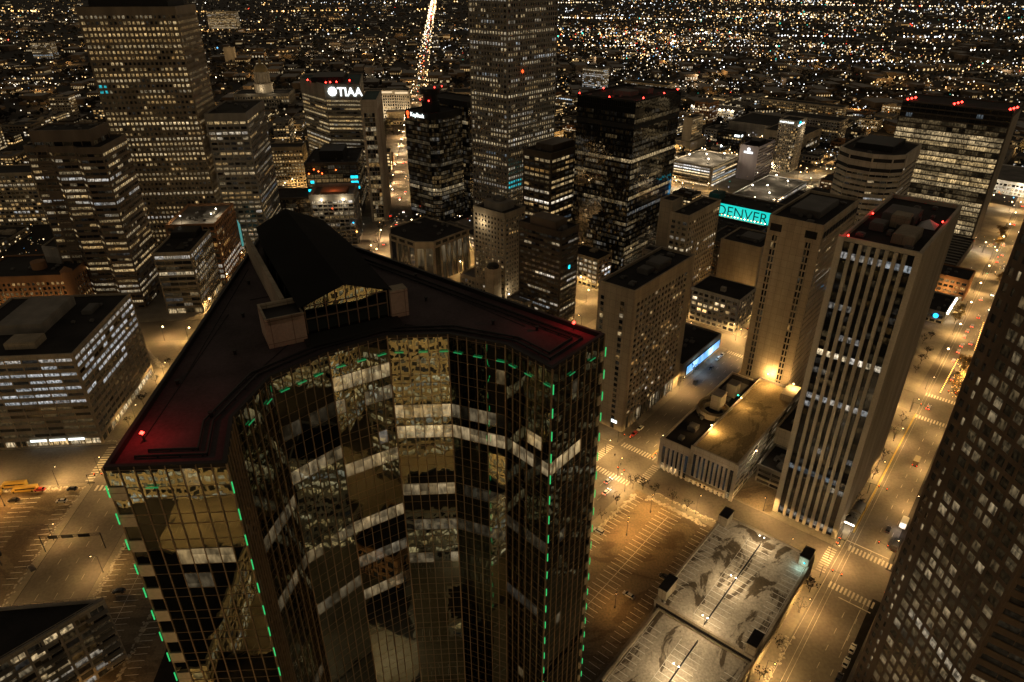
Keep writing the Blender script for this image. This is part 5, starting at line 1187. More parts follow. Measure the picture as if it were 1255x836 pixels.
def car(label, g, s, t, rot, col=(.03, .03, .03), kind='sedan', lights=False, group=None, name='car', z=.05):
    root = empty(name, (0, 0, 0)); tag(root, label, 'car', group)
    L, Wd = (4.7, 1.82) if kind != 'suv' else (4.9, 1.95); h = 1.42 if kind == 'sedan' else 1.75
    B = MB(); secs = []
    for x, zt, w in ((-L/2, .72, .80), (-L/2+.12, .92, .92), (-L/2+.9, .98, 1), (-.2, .98, 1), (.9, .96, 1), (L/2-.7, .84, .97), (L/2-.12, .72, .88), (L/2, .56, .78)):
        w = w*Wd/2; secs.append([(x, w*.92, .26), (x, w, .5), (x, w*.97, zt-.12), (x, w*.84, zt), (x, -w*.84, zt), (x, -w*.97, zt-.12), (x, -w, .5), (x, -w*.92, .26)])
    loft(B, secs); B.build('body', carpaint(col), root)
    Gm = MB(); secs = []
    xs = ((-L/2+.35, .97, .80), (-1.35, h-.05, .70), (.35, h, .70), (1.35, .96, .80)) if kind == 'sedan' else ((-L/2+.12, .97, .84), (-L/2+.4, h-.04, .74), (.5, h, .74), (1.35, .96, .84))
    for x, z, w in xs: secs.append([(x, w*Wd/2*1.12, .93), (x, w*Wd/2, z), (x, -w*Wd/2, z), (x, -w*Wd/2*1.12, .93)])
    loft(Gm, secs); gl = Gm.build('cabin_glass', M['cglass'], root)
    b = MB(); x0, x1 = xs[1][0], xs[2][0]; w = xs[1][2]*Wd/2; b.hexa([(x0, -w, h-.06), (x1, -w, h-.01), (x1, w, h-.01), (x0, w, h-.06), (x0, -w*.93, h-.01), (x1, -w*.93, h+.04), (x1, w*.93, h+.04), (x0, w*.93, h-.01)]); b.build('roof_panel', carpaint(col), root)
    for x in (-L/2+.85, L/2-.9):
        for y in (-1, 1):
            b = MB(); b.tube((x, y*(Wd/2-.2), .33), (x, y*(Wd/2+.02), .33), .33, n=12); b.build('wheel', M['tyre'], root)
    for y in (-1, 1):
        b = MB(); b.box(L/2-.1, L/2+.03, y*.62-.2, y*.62+.2, .55, .7); b.build('headlight', M['head'] if lights else M['white'], root)
        b = MB(); b.box(-L/2-.03, -L/2+.1, y*.66-.18, y*.66+.18, .68, .84); b.build('taillight', M['tail'] if lights else M['signred_off'], root)
    if lights:
        light((L/2+1.2, 0, .8), 160, (1, .9, .75), .2, root, 'head_light')
    put(root, g, s, t, z, rot); return reg(root)
M['signred_off'] = mat('red_lens', (.2, .01, .01), .3)
W_, K_, S_, R_ = (.55, .54, .5), (.012, .012, .014), (.25, .25, .26), (.35, .02, .015)
car('white saloon parked at the right kerb of the bottom avenue', 'D', 197.5, 10.4, 0, W_, lights=False)
car('second white saloon with red tail lights, behind the white saloon', 'D', 190.5, 10.4, 0, (.5, .48, .44))
car('black saloon at the kerb by the bottom edge', 'D', 183, 10.4, 0, K_)
car('black car driving alone up the wide avenue past the shelter', 'D', 267.6, 16.5, 0, K_)
car('dark car parked alone on the upper garage deck', 'D', 196.5, 55.5, PI/2, K_, 'suv', z=11.1)
car('silver car parked in the amber lot beside its centre line', 'D', 167.3, 82.6, PI/2, S_)
car('dark car at the edge of the amber lot beside the garage wall', 'D', 184, 76.4, PI/2, (.02, .02, .02))
car('grey pickup sized car against the tower edge of the amber lot', 'D', 188, 110, PI/2, S_, 'suv')
car('dark car in the near lane beside the hotel slab', 'D', 322.6, 133.4, PI, K_, 'suv')
car('blue grey car in the lane ahead of the blue screen', 'D', 343.6, 133.6, PI, (.05, .06, .09))
car('white car parked under the far end of the blue screen', 'D', 356.7, 135.4, PI, W_)
car('second white car under the blue screen, closest to the crossing', 'D', 362.6, 135.4, PI, (.48, .46, .42))
car('red car at the kerb beside the hotel corner', 'D', 257.3, 134.5, PI, R_)
car('white car parked ahead of the red car at the hotel corner', 'D', 263.5, 134.5, PI, W_)
car('car with headlights on crossing beside the amber lot', 'D', 218, 124.6, 0, S_, lights=True)
car('second car with headlights on, waiting behind at the crossing', 'D', 211, 121, 0, W_, lights=True)
car('light car parked in the dim yard beside the podium', 'D', 270, 67.5, 0, W_)
car('red car parked beside the yellow buses', 'N', 260.2, 191.8, PI/2, R_)
car('white car parked alone at the kerb side of the bus lot', 'N', 251.3, 178.2, PI/2, W_)
car('dark car parked near the crossing in the bus lot', 'N', 259.4, 177.4, PI/2, K_)
car('dark car between snow heaps under the lot lamp', 'N', 254, 200, PI/2, K_)
car('black car alone in the orange lot left of the glass tower', 'N', 196.4, 132.2, PI/2, K_)
for k, (s, t, c) in enumerate(((430, 165, R_), (438, 160, S_), (428, 178, W_), (452, 157, K_), (452, 164, S_))): car('car parked in the dim lot behind the blue screen hall', 'D', s, t, PI/2, c, group='cars in the dim lot behind the screen hall')
# moving cars on the far avenues: small, body with lamps
def make_far_car():
    root = empty('car', (0, 0, 0)); tag(root, 'small car with lit lamps on the far avenue', 'car', 'cars driving on the far avenues')
    b = MB(); b.box(-2.3, 2.3, -.9, .9, .3, .95); b.hexa([(-1.6, -.85, .95), (1.1, -.85, .95), (1.1, .85, .95), (-1.6, .85, .95), (-1.2, -.7, 1.45), (.4, -.7, 1.45), (.4, .7, 1.45), (-1.2, .7, 1.45)]); b.build('body', carpaint(S_), root)
    for y in (-.62, .62):
        b = MB(); b.octa(2.35, y, .65, .3); b.build('headlight', M['head'], root); b = MB(); b.octa(-2.35, y, .75, .34); b.build('taillight', M['tail'], root)
    return reg(root)
fc0 = make_far_car(); k = 0
for (g, s, t, rt) in [('D', 488, 26, 0), ('D', 473, 25, 0), ('D', 498, 26, 0), ('D', 463, 25, 0), ('D', 480, 21, 0), ('D', 508, 25, 0), ('D', 652, 31, 0), ('D', 749, 27, PI), ('D', 842, 36, 0), ('D', 382, 25, 0), ('D', 700, 33, 0), ('D', 720, 22, PI), ('D', 600, 20, PI), ('D', 424, 21, 0), ('D', 448, 25, 0), ('D', 526, 24, 0), ('D', 545, 20, PI), ('D', 560, 28, 0), ('D', 575, 23, PI), ('D', 640, 24, PI), ('D', 672, 30, 0), ('D', 770, 34, 0), ('D', 800, 28, PI),
        ('N', 727, 46, 0), ('N', 704, 51, 0), ('N', 793, 41, PI), ('N', 646, 57, 0), ('N', 657, 45, PI), ('N', 586, 38, PI), ('N', 577, 46, 0), ('N', 871, 39, PI), ('N', 938, 43, PI), ('N', 568, 58, 0), ('N', 990, 52, 0), ('N', 1040, 44, PI), ('N', 1100, 55, 0), ('N', 1160, 40, PI),
        ('N', 620, 50, 0), ('N', 850, 54, 0), ('N', 905, 47, PI), ('N', 480, 152, 0), ('N', 520, 160, PI), ('D', 531, 180, PI/2), ('D', 530, 260, PI/2), ('D', 678, 120, PI/2), ('D', 678, 200, -PI/2)]:
    o = fc0 if k == 0 else copy_tree(fc0); put(o, g, s, t, .05, rt); k += 1
def bus(label, g, s, t, rot, col=(.36, .24, .05), L=11., h=2.9, name='school_bus', cat='bus', nose=True):
    root = empty(name, (0, 0, 0)); tag(root, label, cat)
    b = MB(); secs = []
    for x in (-L/2, -L/2+.15, L/2-(1.4 if nose else .15), L/2-(1.3 if nose else 0)): 
        w = 1.2 if -L/2 < x < L/2-1.31 else 1.15; secs.append([(x, w, .5), (x, w, h-.35), (x, w*.8, h), (x, -w*.8, h), (x, -w, h-.35), (x, -w, .5)])
    loft(b, secs); b.build('body', carpaint(col), root)
    if nose: b = MB(); b.hexa([(L/2-1.35, -1, .5), (L/2, -.9, .5), (L/2, .9, .5), (L/2-1.35, 1, .5), (L/2-1.35, -.95, 1.7), (L/2-.1, -.8, 1.45), (L/2-.1, .8, 1.45), (L/2-1.35, .95, 1.7)]); b.build('bonnet', carpaint(col), root)
    for y in (-1, 1):
        b = MB(); b.box(-L/2+.6, L/2-2, y*1.205-.02, y*1.205+.02, 1.6, 2.3); b.build('window_band', M['cglass'], root)
    for x in (-L/2+2.2, L/2-1):
        for y in (-1, 1): b = MB(); b.tube((x, y*.85, .48), (x, y*1.22, .48), .48, n=12); b.build('wheel', M['tyre'], root)
    b = MB(); b.box(-1.5, .2, -.5, .5, h+.005, h+.14); b.box(1.5, 2.3, -.4, .4, h+.005, h+.1); b.build('roof_hatch', carpaint(col), root)
    put(root, g, s, t, .05, rot); return reg(root)
bus('yellow school bus at the far left of the bus lot', 'N', 266 - 6, 214, PI/2+.05)
bus('yellow school bus beside the lamp in the bus lot, middle one', 'N', 271 - 6, 205.5, PI/2+.05)
bus('yellow school bus closest to the red car', 'N', 261.5, 199, PI/2+.05)
def truck(label, g, s, t, rot, col, box=(.4, .39, .36), lit=False, name='box_truck'):
    root = empty(name, (0, 0, 0)); tag(root, label, 'truck')
    b = MB(); b.box(-4, 1.4, -1.22, 1.22, .9, 3.5); b.build('cargo_box', carpaint(box), root)
    b = MB(); b.hexa([(1.55, -1.1, .5), (3.9, -1.1, .5), (3.9, 1.1, .5), (1.55, 1.1, .5), (1.55, -1.05, 2.5), (3.1, -.95, 2.5), (3.1, .95, 2.5), (1.55, 1.05, 2.5)]); b.build('cab', carpaint(col), root)
    b = MB(); b.quad([(3.88, -.9, 1.5), (3.88, .9, 1.5), (3.2, .85, 2.4), (3.2, -.85, 2.4)]); 
    for k in range(4): b.v[k] = (b.v[k][0]+.05, b.v[k][1], b.v[k][2]+.03)
    b.build('windscreen', M['cglass'], root); b = MB(); b.box(-4, 3.6, -.9, .9, .5, .88); b.build('chassis', M['black'], root)
    for x in (-2.6, 2.8):
        for y in (-1, 1): b = MB(); b.tube((x, y*.8, .48), (x, y*1.16, .48), .48, n=12); b.build('wheel', M['tyre'], root)
    for y in (-.9, .9):
        b = MB(); b.box(-4.09, -4.01, y-.16, y+.16, 1.0, 1.3); b.build('taillight', M['tail'] if lit else M['signred_off'], root)
        b = MB(); b.box(3.86, 3.97, y*.85-.16, y*.85+.16, .75, 1.0); b.build('headlight', M['head'] if lit else M['white'], root)
    put(root, g, s, t, .05, rot); return reg(root)
truck('truck with red tail lamps driving up the right-hand avenue', 'D', 326, 18.5, 0, (.3, .28, .2), (.2, .17, .11), True)
truck('white van with a bright lit rear parked by the near brown tower', 'D', 276.7, 12.4, 0, W_, W_)
light((*gw('D', 271.4, 12.4), 3.6), 260, (1, .95, .9), .3, name='van_light')
truck('black truck parked behind the white van', 'D', 260.5, 11.8, 0, K_, K_)
# people on the crossing
def person(label, g, s, t, rot, cloth):
    v = [(0, 0, .95), (0, 0, 1.25), (0, 0, 1.45), (0, 0, 1.55), (.02, 0, 1.68), (0, .2, 1.42), (.05, .27, 1.15), (.15, .26, .92), (0, -.2, 1.42), (-.05, -.27, 1.15), (-.08, -.26, .9), (.02, .1, .9), (.14, .1, .5), (.06, .1, .06), (.2, .1, .04), (-.02, -.1, .9), (-.08, -.1, .5), (-.22, -.1, .08), (-.1, -.1, .04)]
    e = [(0, 1), (1, 2), (2, 3), (3, 4), (2, 5), (5, 6), (6, 7), (2, 8), (8, 9), (9, 10), (0, 11), (11, 12), (12, 13), (13, 14), (0, 15), (15, 16), (16, 17), (17, 18)]
    rad = [.15, .15, .14, .065, .11, .075, .055, .045, .075, .055, .045, .10, .07, .05, .045, .10, .07, .05, .045]
    me = bpy.data.meshes.new('person'); me.from_pydata(v, e, []); me.materials.append(cloth); o = bpy.data.objects.new('person', me); COL.objects.link(o)
    sk = o.modifiers.new('skin', 'SKIN'); lay = me.skin_vertices[0].data if me.skin_vertices else None
    if lay is None: 
        bpy.context.view_layer.update(); lay = me.skin_vertices[0].data if me.skin_vertices else None
    if lay:
        for k, r_ in enumerate(rad): lay[k].radius = (r_, r_)
        lay[0].use_root = True
    ss = o.modifiers.new('sub', 'SUBSURF'); ss.levels = ss.render_levels = 1
    tag(o, label, 'person'); put(o, g, s, t, .02, rot)
M['coat'] = mat('dark_coat', (.02, .02, .025), .9)
person('person in dark clothes stepping off the kerb by the hotel corner', 'D', 237, 133, 1.2, M['coat']); person('person in dark clothes midway over the crossing', 'D', 232.5, 127, 1.0, M['coat']); person('person in dark clothes walking just ahead of the other on the crossing', 'D', 230, 123.5, 1.0, M['coat'])

# ------------------------------------------------------------------ trees
def tree_mesh(seed, h, spread, nleaf, lm, ls=.28):
    rnd = random.Random(seed); T = MB(); Lf = MB()
    T.tube((0, 0, 0), (.1, .05, h*.4), .16, .11, 7)
    tips = []
    for k in range(9):
        a = 2*PI*k/9+rnd.random(); z0_ = h*rnd.uniform(.3, .42); q = Vector((spread*rnd.uniform(.4, .8)*math.cos(a), spread*rnd.uniform(.4, .8)*math.sin(a), h*rnd.uniform(.6, .95)))
        T.tube((.08, .04, z0_), q, .07, .03, 5); tips.append(q)
        for j in range(3):
            q2 = q+Vector((rnd.gauss(0, .5), rnd.gauss(0, .5), rnd.uniform(.1, .7)))*spread*.4; T.tube(q*.8+Vector((0, 0, h*.1)), q2, .03, .012, 4); tips.append(q2)
    for k in range(nleaf):
        c = rnd.choice(tips)+Vector((rnd.gauss(0, .45), rnd.gauss(0, .45), rnd.gauss(0, .35)))*spread*.32
        u = Vector((rnd.gauss(0, 1), rnd.gauss(0, 1), rnd.gauss(0, 1))).normalized(); w = u.orthogonal().normalized(); s_ = ls*rnd.uniform(.6, 1.4)
        Lf.quad([c-u*s_-w*s_*.5, c+u*s_-w*s_*.5, c+u*s_+w*s_*.5, c-u*s_+w*s_*.5])
    return T, Lf
def tree_proto(name, label, group, seed, h, spread, nleaf, lm):
    T, Lf = tree_mesh(seed, h, spread, nleaf, lm); root = empty(name, (0, 0, 0)); tag(root, label, 'tree', group)
    T.build('trunk', M['bark'], root); Lf.build('crown', lm, root); return reg(root)
tg = [tree_proto('street_tree', 'street tree with golden leaves glowing under string lights on the right-hand avenue', 'golden trees on the right-hand avenue', 3+i, 7.5, 3.6, 420, M['gold']) for i in range(2)]
td = [tree_proto('street_tree', 'bare dark street tree beside a downtown pavement', 'bare street trees', 13+i, 7, 3.0, 90, M['darkfoil']) for i in range(2)]
used = set()
def plant(ps, i, g, s, t, sc_=1.):
    p = ps[i % len(ps)]; o = p if p.name not in used else copy_tree(p); used.add(p.name); put(o, g, s, t, .1, i*1.7); o.scale = (sc_,)*3; return o
gl_ = MB()
for i, (s, t) in enumerate(((444, 17), (438, 19.5), (431, 16.5), (420, 18), (409, 17.5), (412, 13), (400, 15), (596, 22), (604, 20), (618, 21), (724, 39), (712, 37), (700, 36.5), (690, 36), (505, 35), (513, 35.5), (521, 36))):
    o = plant(tg, i, 'D', s, t, RN.uniform(.9, 1.25))
    X, Y = gw('D', s, t)
    if i < 7:
        light((X, Y, 4.5), 420, (1, .55, .15), .6, name='string_light')
        for q in range(26): gl_.octa(X+RN.gauss(0, 1.6), Y+RN.gauss(0, 1.6), RN.uniform(2.5, 7.5), .14)
    elif i % 2: light((X, Y, 4), 260, (1, .6, .2), .5, name='string_light')
tag(gl_.build('tree_string_lights', M['amber']), 'warm string lights tangled in the golden trees', 'string lights', kind='stuff')
for (s0, s1, t0, n_) in ((402, 452, 23.2, 22), (470, 520, 17.5, 16)):
    root = empty('festoon_string', (0, 0, 0)); tag(root, 'row of amber festoon lamps along the avenue, %s run' % ('near' if s0 < 450 else 'farther'), 'string lights')
    for k in range(n_):
        X, Y = gw('D', s0+(s1-s0)*k/n_, t0+(.0 if s0 < 450 else .16*k)); b = MB(); b.octa(X, Y, 1.2, .3); b.tube((X, Y, .1), (X, Y, 1.0), .05, n=5, mi=1); b.build('festoon_lamp', [M['amber'], M['pole']], root)
i = 0
for (g, s, t) in [('D', s_, 30.6+.015*(s_-250)) for s_ in (262, 276, 300, 318, 340, 356)] + [('D', s_, 30.8) for s_ in (150, 166, 182, 202, 214)] + [('D', s_, 113.8) for s_ in (222, 208, 196)] + [('D', 224.5, t_) for t_ in (110, 104, 95, 88)] + [('D', s_, 139.4) for s_ in (268, 284, 300, 316, 332)] + [('D', s_, 39+RN.random()*10) for s_ in (405, 418, 431, 446, 460, 470)] + \
        [('N', s_, 172) for s_ in (310, 330, 350, 372)] + [('N', s_, 63.5) for s_ in (560, 580, 600, 720, 740)]:
    plant(td, i, g, s, t, RN.uniform(.7, 1.1)); i += 1
tp = [tree_proto('park_tree', 'dark bare tree in the park beside the horizon avenue', 'park trees', 33+i, 13, 7, 240, M['darkfoil']) for i in range(2)]
for k in range(26):
    s, t = RN.uniform(870, 1090), RN.choice((RN.uniform(64, 96), RN.uniform(100, 140)))
    plant(tp, k, 'N', s, t, RN.uniform(.7, 1.2))

# ------------------------------------------------------------------ the rest of the city
def simple_block(g, s, t, w, d, H, wall, rnd, p):
    """one small distant building: walls with recessed glass rows and a roof, in one mesh"""
    W = MB(); P = []; poly = rect(w, d); W.prism(poly, 0, H-.62, top=False); n = 4
    st = dict(fh=3.5, cw=.8, pw=1.1, pd=.3, sh=1.6, sd=.25, bw=3.8, top=1.6)
    lt = dict(p=p, full=.08, b=1.2, warm=rnd.uniform(.2, .6), pers=.35)
    for i in (0, 3): facade(W, P, poly[i], poly[(i+1) % 4], 0, H, st, lt, rnd, i)
    for i in (1, 2): W.obox(poly[i], ((0, 1), (-1, 0))[i-1], ((1, 0), (0, 1))[i-1], 0, (d, w)[i-1], 0, .25, 0, H-.01*i)
    W.quad([(x, y, H-.6) for x, y in poly], mi=1)
    for k in range(rnd.randint(1, 3)):
        a, b, c, e = rnd.uniform(1, w*.6), rnd.uniform(1, d*.6), rnd.uniform(2, w*.35), rnd.uniform(2, d*.35); W.box(a, a+c, b, b+e, H-.59, H+rnd.uniform(.6, 2.6))
    for p_, L, bw, nn, k in P: W.quad(p_, L, [(0, 0), (bw, 0), (bw, 1), (0, 1)], mi=2)
    o = W.build('city_block', [M[wall], M['roof' if rnd.random() < .75 else 'roofgrey'], M['glass']]); X, Y = gw(g, s, t); o.location = (X, Y, 0); o.rotation_euler = (0, 0, grot(g))
    tag(o, 'low distant city block with a flat roof and a few lit windows', 'building', 'distant low city blocks'); OCC.append(((X, Y), max(w, d)*.6))
rnd = random.Random(77); nb_ = 0; cand = []
for i in range(0, 9):
    for j in range(-4, 9):
        for a in range(3):
            for b_ in range(2): cand.append(('D', 248+147*i+a*41+2, 33+108*j+b_*40+2))
for i in range(0, 14):
    for j in range(-1, 11):
        for a in range(3):
            for b_ in range(2): cand.append(('N', 436+124*i+a*36, 66+104*j+b_*40))
cand.sort(key=lambda c: c[1]**2+c[2]**2)
for (g, s, t) in cand:
    if nb_ >= 290: break
    w, d = rnd.uniform(18, 34), rnd.uniform(18, 33)
    X, Y = gw(g, s+w/2, t+d/2); ns, nt_ = gst('N', X, Y); ds, dt_ = gst('D', X, Y)
    if g == 'D' and (nt_ > 20 and ds < 1100): continue
    if g == 'N' and (nt_ < 66): continue
    if Y < 250 or ds < 395 and dt_ > -50 and g == 'D' or not seen(X, Y, 0, 40): continue
    if 6 < dt_ < 60 and ds < 900: continue
    if g == 'N' and (130 < nt_ < 190 or 860 < ns < 1100 and nt_ < 145): continue
    if 34 < nt_ < 64: continue
    if inside(X, Y, 16) or rnd.random() < .12: continue
    far = math.hypot(X, Y)
    H = rnd.choice((7, 9, 11, 14, 18, 24)) if far < 900 else rnd.choice((6, 7, 8, 10, 12, 16))
    if rnd.random() < .05: H = rnd.uniform(26, 42)
    simple_block(g, s, t, w, d, H, rnd.choice(('tan', 'grey', 'brown2', 'greybrown', 'brick', 'beige', 'dkbrown')), rnd, rnd.choice((.15, .3, .45, .6))); nb_ += 1
# suburbs: houses that read as one mass
hs = MB()
for k in range(9000):
    r_ = 1150*math.exp(rnd.random()*1.75); a = math.radians(rnd.uniform(-41, 41)); X, Y = r_*math.sin(a), r_*math.cos(a)
    ns, nt_ = gst('N', X, Y)
    ns = round(ns/46)*46+rnd.uniform(-9, 9); nt_ = round(nt_/18)*18+rnd.uniform(-3, 3); X, Y = gw('N', ns, nt_)
    if not seen(X, Y, 0, 20) or inside(X, Y, 8) or 28 < nt_ < 68: continue
    big = rnd.random() < .10; w, d, H = (rnd.uniform(20, 55), rnd.uniform(15, 35), rnd.uniform(6, 14)) if big else (rnd.uniform(8, 13), rnd.uniform(8, 14), rnd.uniform(4.5, 7))
    c, s_ = math.cos(grot('N')), math.sin(grot('N'))
    q = [(X+c*x-s_*y, Y+s_*x+c*y) for x, y in ((-w/2, -d/2), (w/2, -d/2), (w/2, d/2), (-w/2, d/2))]
    for e in range(2):                     # lit windows on the two near walls
        if rnd.random() < (.55 if big else .28):
            a0, b0 = Vector((*q[e*3], 0)), Vector((*q[1 if e == 0 else 0], 0)); n_w = rnd.randint(2, 7) if big else 1; dv = (b0-a0)
            nn = Vector((dv.y, -dv.x, 0)).normalized()*.15; lc = (rnd.uniform(.4, 1.8), rnd.uniform(.05, .6), rnd.random())
            for w_ in range(n_w):
                f0 = (w_+.25)/n_w; f1 = (w_+.7)/n_w; p0, p1 = a0+dv*f0+nn, a0+dv*f1+nn; z0_, z1_ = H*.2, H*.55
                hs.quad([(p0.x, p0.y, z0_), (p1.x, p1.y, z0_), (p1.x, p1.y, z1_), (p0.x, p0.y, z1_)], lc, [(0, 0), (3, 0), (3, 1), (0, 1)], mi=1)
    if big: hs.prism(q, 0, H)
    else:
        hs.prism(q, 0, H*.65, top=False); m0 = ((q[0][0]+q[3][0])/2, (q[0][1]+q[3][1])/2, H); m1 = ((q[1][0]+q[2][0])/2, (q[1][1]+q[2][1])/2, H); z = H*.65
        hs.quad([(*q[0], z), (*q[1], z), m1, m0]); hs.quad([(*q[2], z), (*q[3], z), m0, m1]); hs.quad([(*q[1], z), (*q[2], z), m1]); hs.quad([(*q[3], z), (*q[0], z), m0])
tag(hs.build('suburb_houses', [M['dkbrown'], M['glass']]), 'dark suburb of small houses spreading to the horizon', 'houses', kind='stuff')
cl = MB()
for k in range(5200):
    r_ = 900*math.exp(rnd.random()*2.0); a = math.radians(rnd.uniform(-41, 41)); X, Y = r_*math.sin(a), r_*math.cos(a)
    ns, nt_ = gst('N', X, Y)
    if not seen(X, Y, 0, 20) or inside(X, Y, 6) or 28 < nt_ < 68: continue
    h = rnd.uniform(5, 12); r0 = rnd.uniform(3, 6.5)
    for q in range(9):
        c = Vector((X+rnd.gauss(0, r0*.45), Y+rnd.gauss(0, r0*.45), h*rnd.uniform(.35, 1))); u = Vector((rnd.gauss(0, 1), rnd.gauss(0, 1), rnd.gauss(0, 1))).normalized(); w = u.orthogonal().normalized(); s_ = r0*rnd.uniform(.25, .5)
        cl.quad([c-u*s_-w*s_, c+u*s_-w*s_, c+u*s_+w*s_, c-u*s_+w*s_])
tag(cl.build('suburb_treetops', M['darkfoil']), 'dark treetops between the suburb lights', 'trees', kind='stuff')
# city lights of the plain: lamps, shop fronts and cars too many to count
PAL = [((1, .55, .18), .38), ((1, .70, .36), .30), ((1, .88, .66), .19), ((.85, .92, 1), .09), ((1, .06, .03), .035), ((.15, .5, 1), .012), ((.05, .8, .6), .018), ((1, .30, .06), .025)]
def pick():
    x = rnd.random()*sum(w for c, w in PAL)
    for c, w in PAL:
        x -= w
        if x <= 0: return c
    return PAL[0][0]
ct = MB()
def spark(X, Y, z, k=1., c=None, b=None):
    if not seen(X, Y, z, 10): return
    zc = math.sqrt(X*X+Y*Y+CAM_H**2); r_ = zc/683*.38*k*rnd.uniform(.7, 1.35); b = b if b else .35*math.exp(rnd.gauss(0, .9)); c = c or pick()
    ct.octa(X, Y, z, r_, lit=(c[0]*b, c[1]*b, c[2]*b))
def right_weight(az, r_):
    """how thick the lights lie: bright flat land to the right, dark wooded suburb to the left"""
    right = max(0, min(1, (az+1)/10))
    w = .30
    if r_ > 1500: w = .11 + .9*right*math.exp(-((math.log(r_/2350))/.20)**2) + .30*right*math.exp(-((math.log(r_/4300))/.12)**2) + .14*right
    elif r_ > 1050: w = .26 - .10*right
    if az < -4 and 1500 < r_: w *= .8
    return w
from mathutils import noise as mnoise
def clump(X, Y):
    v = mnoise.noise(Vector((X/900, Y/1300, 3.1)))*.7+mnoise.noise(Vector((X/260, Y/340, 7.7)))*.65
    return max(0.03, min(2., .5+2.2*v))
n_ = 0
while n_ < 7400:
    u = rnd.random(); v = rnd.random(); az_ = -41+82*u; r_ = 600*math.exp(v*2.4)
    a = math.radians(az_); X, Y = r_*math.sin(a), r_*math.cos(a)
    if rnd.random() > right_weight(az_, r_)*clump(X, Y)*1.25: continue
    ns, nt_ = gst('N', X, Y)
    if rnd.random() < .4 and r_ < 2600:
        if rnd.random() < .4: ns = round(ns/125)*125+rnd.gauss(0, 6)
        else: nt_ = round(nt_/100)*100+48+rnd.gauss(0, 4)
        X, Y = gw('N', ns, nt_)
    n_ += 1
    if inside(X, Y, 4): continue
    br = 1+.6*math.exp(-((math.log(r_/2350))/.22)**2)*(az_ > 1)
    spark(X, Y, rnd.uniform(3, 10), rnd.choice((.55, .6, .65, .7, .8, .95, 1.2, 1.7))*(.9+.1*br), None, .22*br*math.exp(rnd.gauss(0, 1.15))*(.5+clump(X, Y)))
# clusters: yards, shopping streets
for k in range(170):
    az_ = rnd.uniform(3, 41) if rnd.random() < .72 else rnd.uniform(-41, 3); r_ = 900*math.exp(rnd.random()*1.9); a = math.radians(az_); X, Y = r_*math.sin(a), r_*math.cos(a)
    c = rnd.choice(((1, .9, .75), (1, .62, .25), (.9, .95, 1), (1, .75, .45))); ex = r_*rnd.uniform(.008, .04)
    for q in range(rnd.randint(6, 26)): spark(X+rnd.gauss(0, ex*1.8), Y+rnd.gauss(0, ex), rnd.uniform(4, 12), 1., c, .55*math.exp(rnd.gauss(0, .8)))
# lit roads of the plain
def lrow(g, s0, s1, t0, t1, n, c, b, k=1.):
    ph_ = rnd.random()*50; b *= .8; wob = 0 if abs(t1-t0) < 100 else abs(t1-t0)*.012
    for q in range(n):
        f = (q+rnd.random()*.7)/n
        if wob and mnoise.noise(Vector((f*9+ph_, ph_, 0))) < -.08: continue
        X, Y = gw(g, s0+(s1-s0)*f+wob*2.2*math.sin(f*7+ph_)+rnd.gauss(0, wob*.5), t0+(t1-t0)*f+rnd.gauss(0, 3)); spark(X, Y, 8, k*rnd.uniform(.8, 1.3), c if rnd.random() < .75 else None, b*math.exp(rnd.gauss(0, .5)))
lrow('N', 900, 9000, 36, 30, 170, (1, .66, .32), 1.6, 1.2); lrow('N', 900, 9000, 60, 58, 170, (1, .72, .4), 1.6, 1.2); lrow('N', 800, 6000, 46, 46, 90, (1, .12, .05), 1.3, 1.); lrow('N', 800, 6000, 52, 52, 90, (1, .92, .75), 1.8, 1.)
lrow('N', 4300, 4300, -100, 2900, 150, (1, .55, .18), 1.5, 1.3); lrow('N', 2900, 2900, 300, 1300, 60, (1, .58, .22), 1.3); lrow('N', 1580, 1600, 200, 1500, 80, (1, .6, .25), 1.2)
lrow('N', 3600, 2300, -500, -3000, 220, (1, .92, .8), 1.5, 1.2); lrow('N', 2300, 1700, -200, -2400, 200, (1, .9, .75), 1.4, 1.2); lrow('N', 5200, 4200, -600, -4200, 200, (1, .75, .45), 1.3, 1.2); lrow('N', 1900, 1500, -400, -1900, 140, (.95, .95, 1), 1.3, 1.2); lrow('N', 1350, 1150, -700, -1500, 90, (1, .62, .28), 1.2)
lrow('N', 7000, 6200, -1000, -5600, 220, (1, .8, .5), 1.2, 1.2); lrow('N', 2600, 2100, -900, -2500, 150, (.95, .97, 1), 1.6, 1.3)
tag(ct.build('city_lights', lightcloud('city_light_glow', 2.6)), 'countless small lights of the city plain reaching to the horizon', 'city lights', kind='stuff')
# added unseen lamps that lighten the plain in place of the city lights
for k in range(170):
    az_ = rnd.uniform(-38, 40); r_ = 900*math.exp(rnd.random()*1.5); a = math.radians(az_); X, Y = r_*math.sin(a), r_*math.cos(a)
    if not inside(X, Y, 10): light((X, Y, 14), 5500*(r_/1200)**1.2, rnd.choice((SODIUM, SODIUM, LED)), 1.5, name='plain_fill_light')

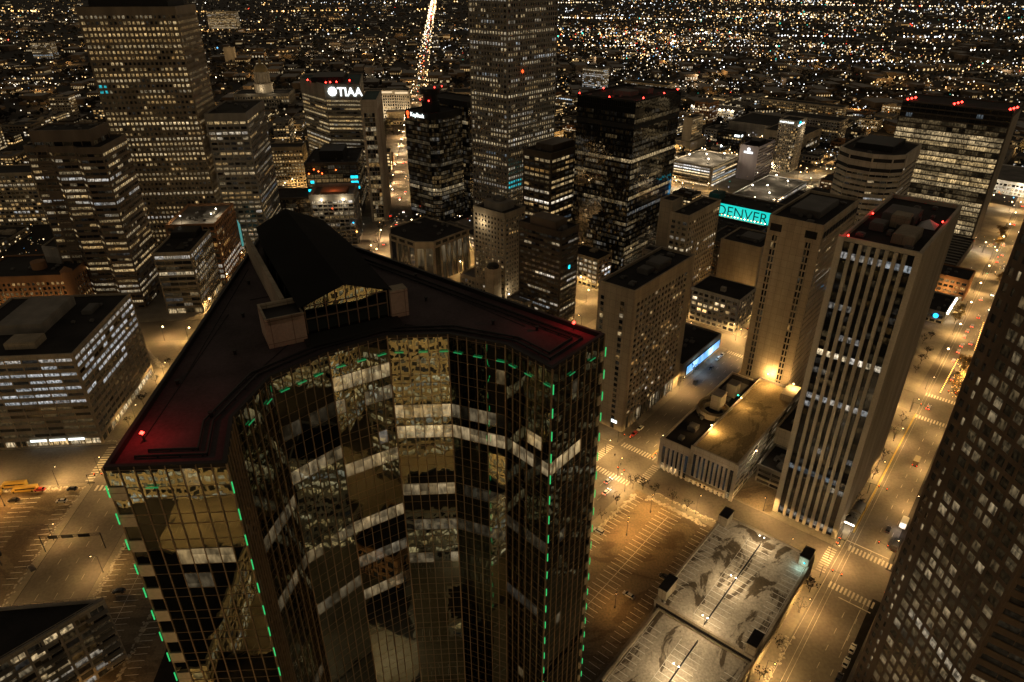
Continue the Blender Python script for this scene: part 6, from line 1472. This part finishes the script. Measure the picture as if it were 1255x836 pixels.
# ------------------------------------------------------------------ night sky, camera
w = bpy.data.worlds.new('World'); sc.world = w; w.use_nodes = True; nt = w.node_tree; L = nt.links.new; bg = nt.nodes['Background']
tc = nt.nodes.new('ShaderNodeTexCoord'); sp = nt.nodes.new('ShaderNodeSeparateXYZ'); L(tc.outputs['Generated'], sp.inputs[0])
rp = ramp(nt, sp.outputs[2], [(0, (.30, .240, .160)), (.16, (.21, .168, .112)), (.5, (.095, .077, .054)), (1, (.028, .023, .017))])
sky = nt.nodes.new('ShaderNodeTexSky'); sky.sky_type = 'NISHITA'; sky.sun_disc = False; sky.sun_elevation = math.radians(-8); sky.sun_rotation = math.radians(200)
vm = nt.nodes.new('ShaderNodeVectorMath'); vm.operation = 'MULTIPLY_ADD'; L(sky.outputs[0], vm.inputs[0]); vm.inputs[1].default_value = (.02, .02, .02); L(rp.outputs[0], vm.inputs[2])
L(vm.outputs[0], bg.inputs['Color']); bg.inputs['Strength'].default_value = 1.0
cam = bpy.data.cameras.new('camera'); co = bpy.data.objects.new('camera', cam); COL.objects.link(co); sc.camera = co
cam.lens = 24; cam.sensor_width = 36; cam.clip_start = 1; cam.clip_end = 60000
co.location = (0, 0, CAM_H); co.rotation_euler = (math.radians(90-PITCH), 0, 0)
bpy.context.view_layer.update(); dg = bpy.context.evaluated_depsgraph_get()
for o in TEXTS:                         # lettering becomes plain mesh
    me = bpy.data.meshes.new_from_object(o.evaluated_get(dg)); n_o = bpy.data.objects.new('sign_lettering', me); COL.objects.link(n_o)
    n_o.parent = o.parent; n_o.matrix_local = o.matrix_local.copy(); nm = o.name; bpy.data.objects.remove(o); n_o.name = nm
vs = sc.view_settings; vs.view_transform = 'Standard'; vs.look = 'None'; vs.exposure = .15; vs.gamma = 1; vs.use_curve_mapping = False
cy = sc.cycles; cy.use_denoising = True; cy.max_bounces = 5; cy.diffuse_bounces = 2; cy.glossy_bounces = 3; cy.transmission_bounces = 1; cy.sample_clamp_indirect = 4; cy.sample_clamp_direct = 0; cy.caustics_reflective = False; cy.caustics_refractive = False; cy.use_light_tree = True
print('lamps', NL[0], 'blocks', nb_, 'lights', len(bpy.data.lights), 'objects', len(bpy.data.objects))
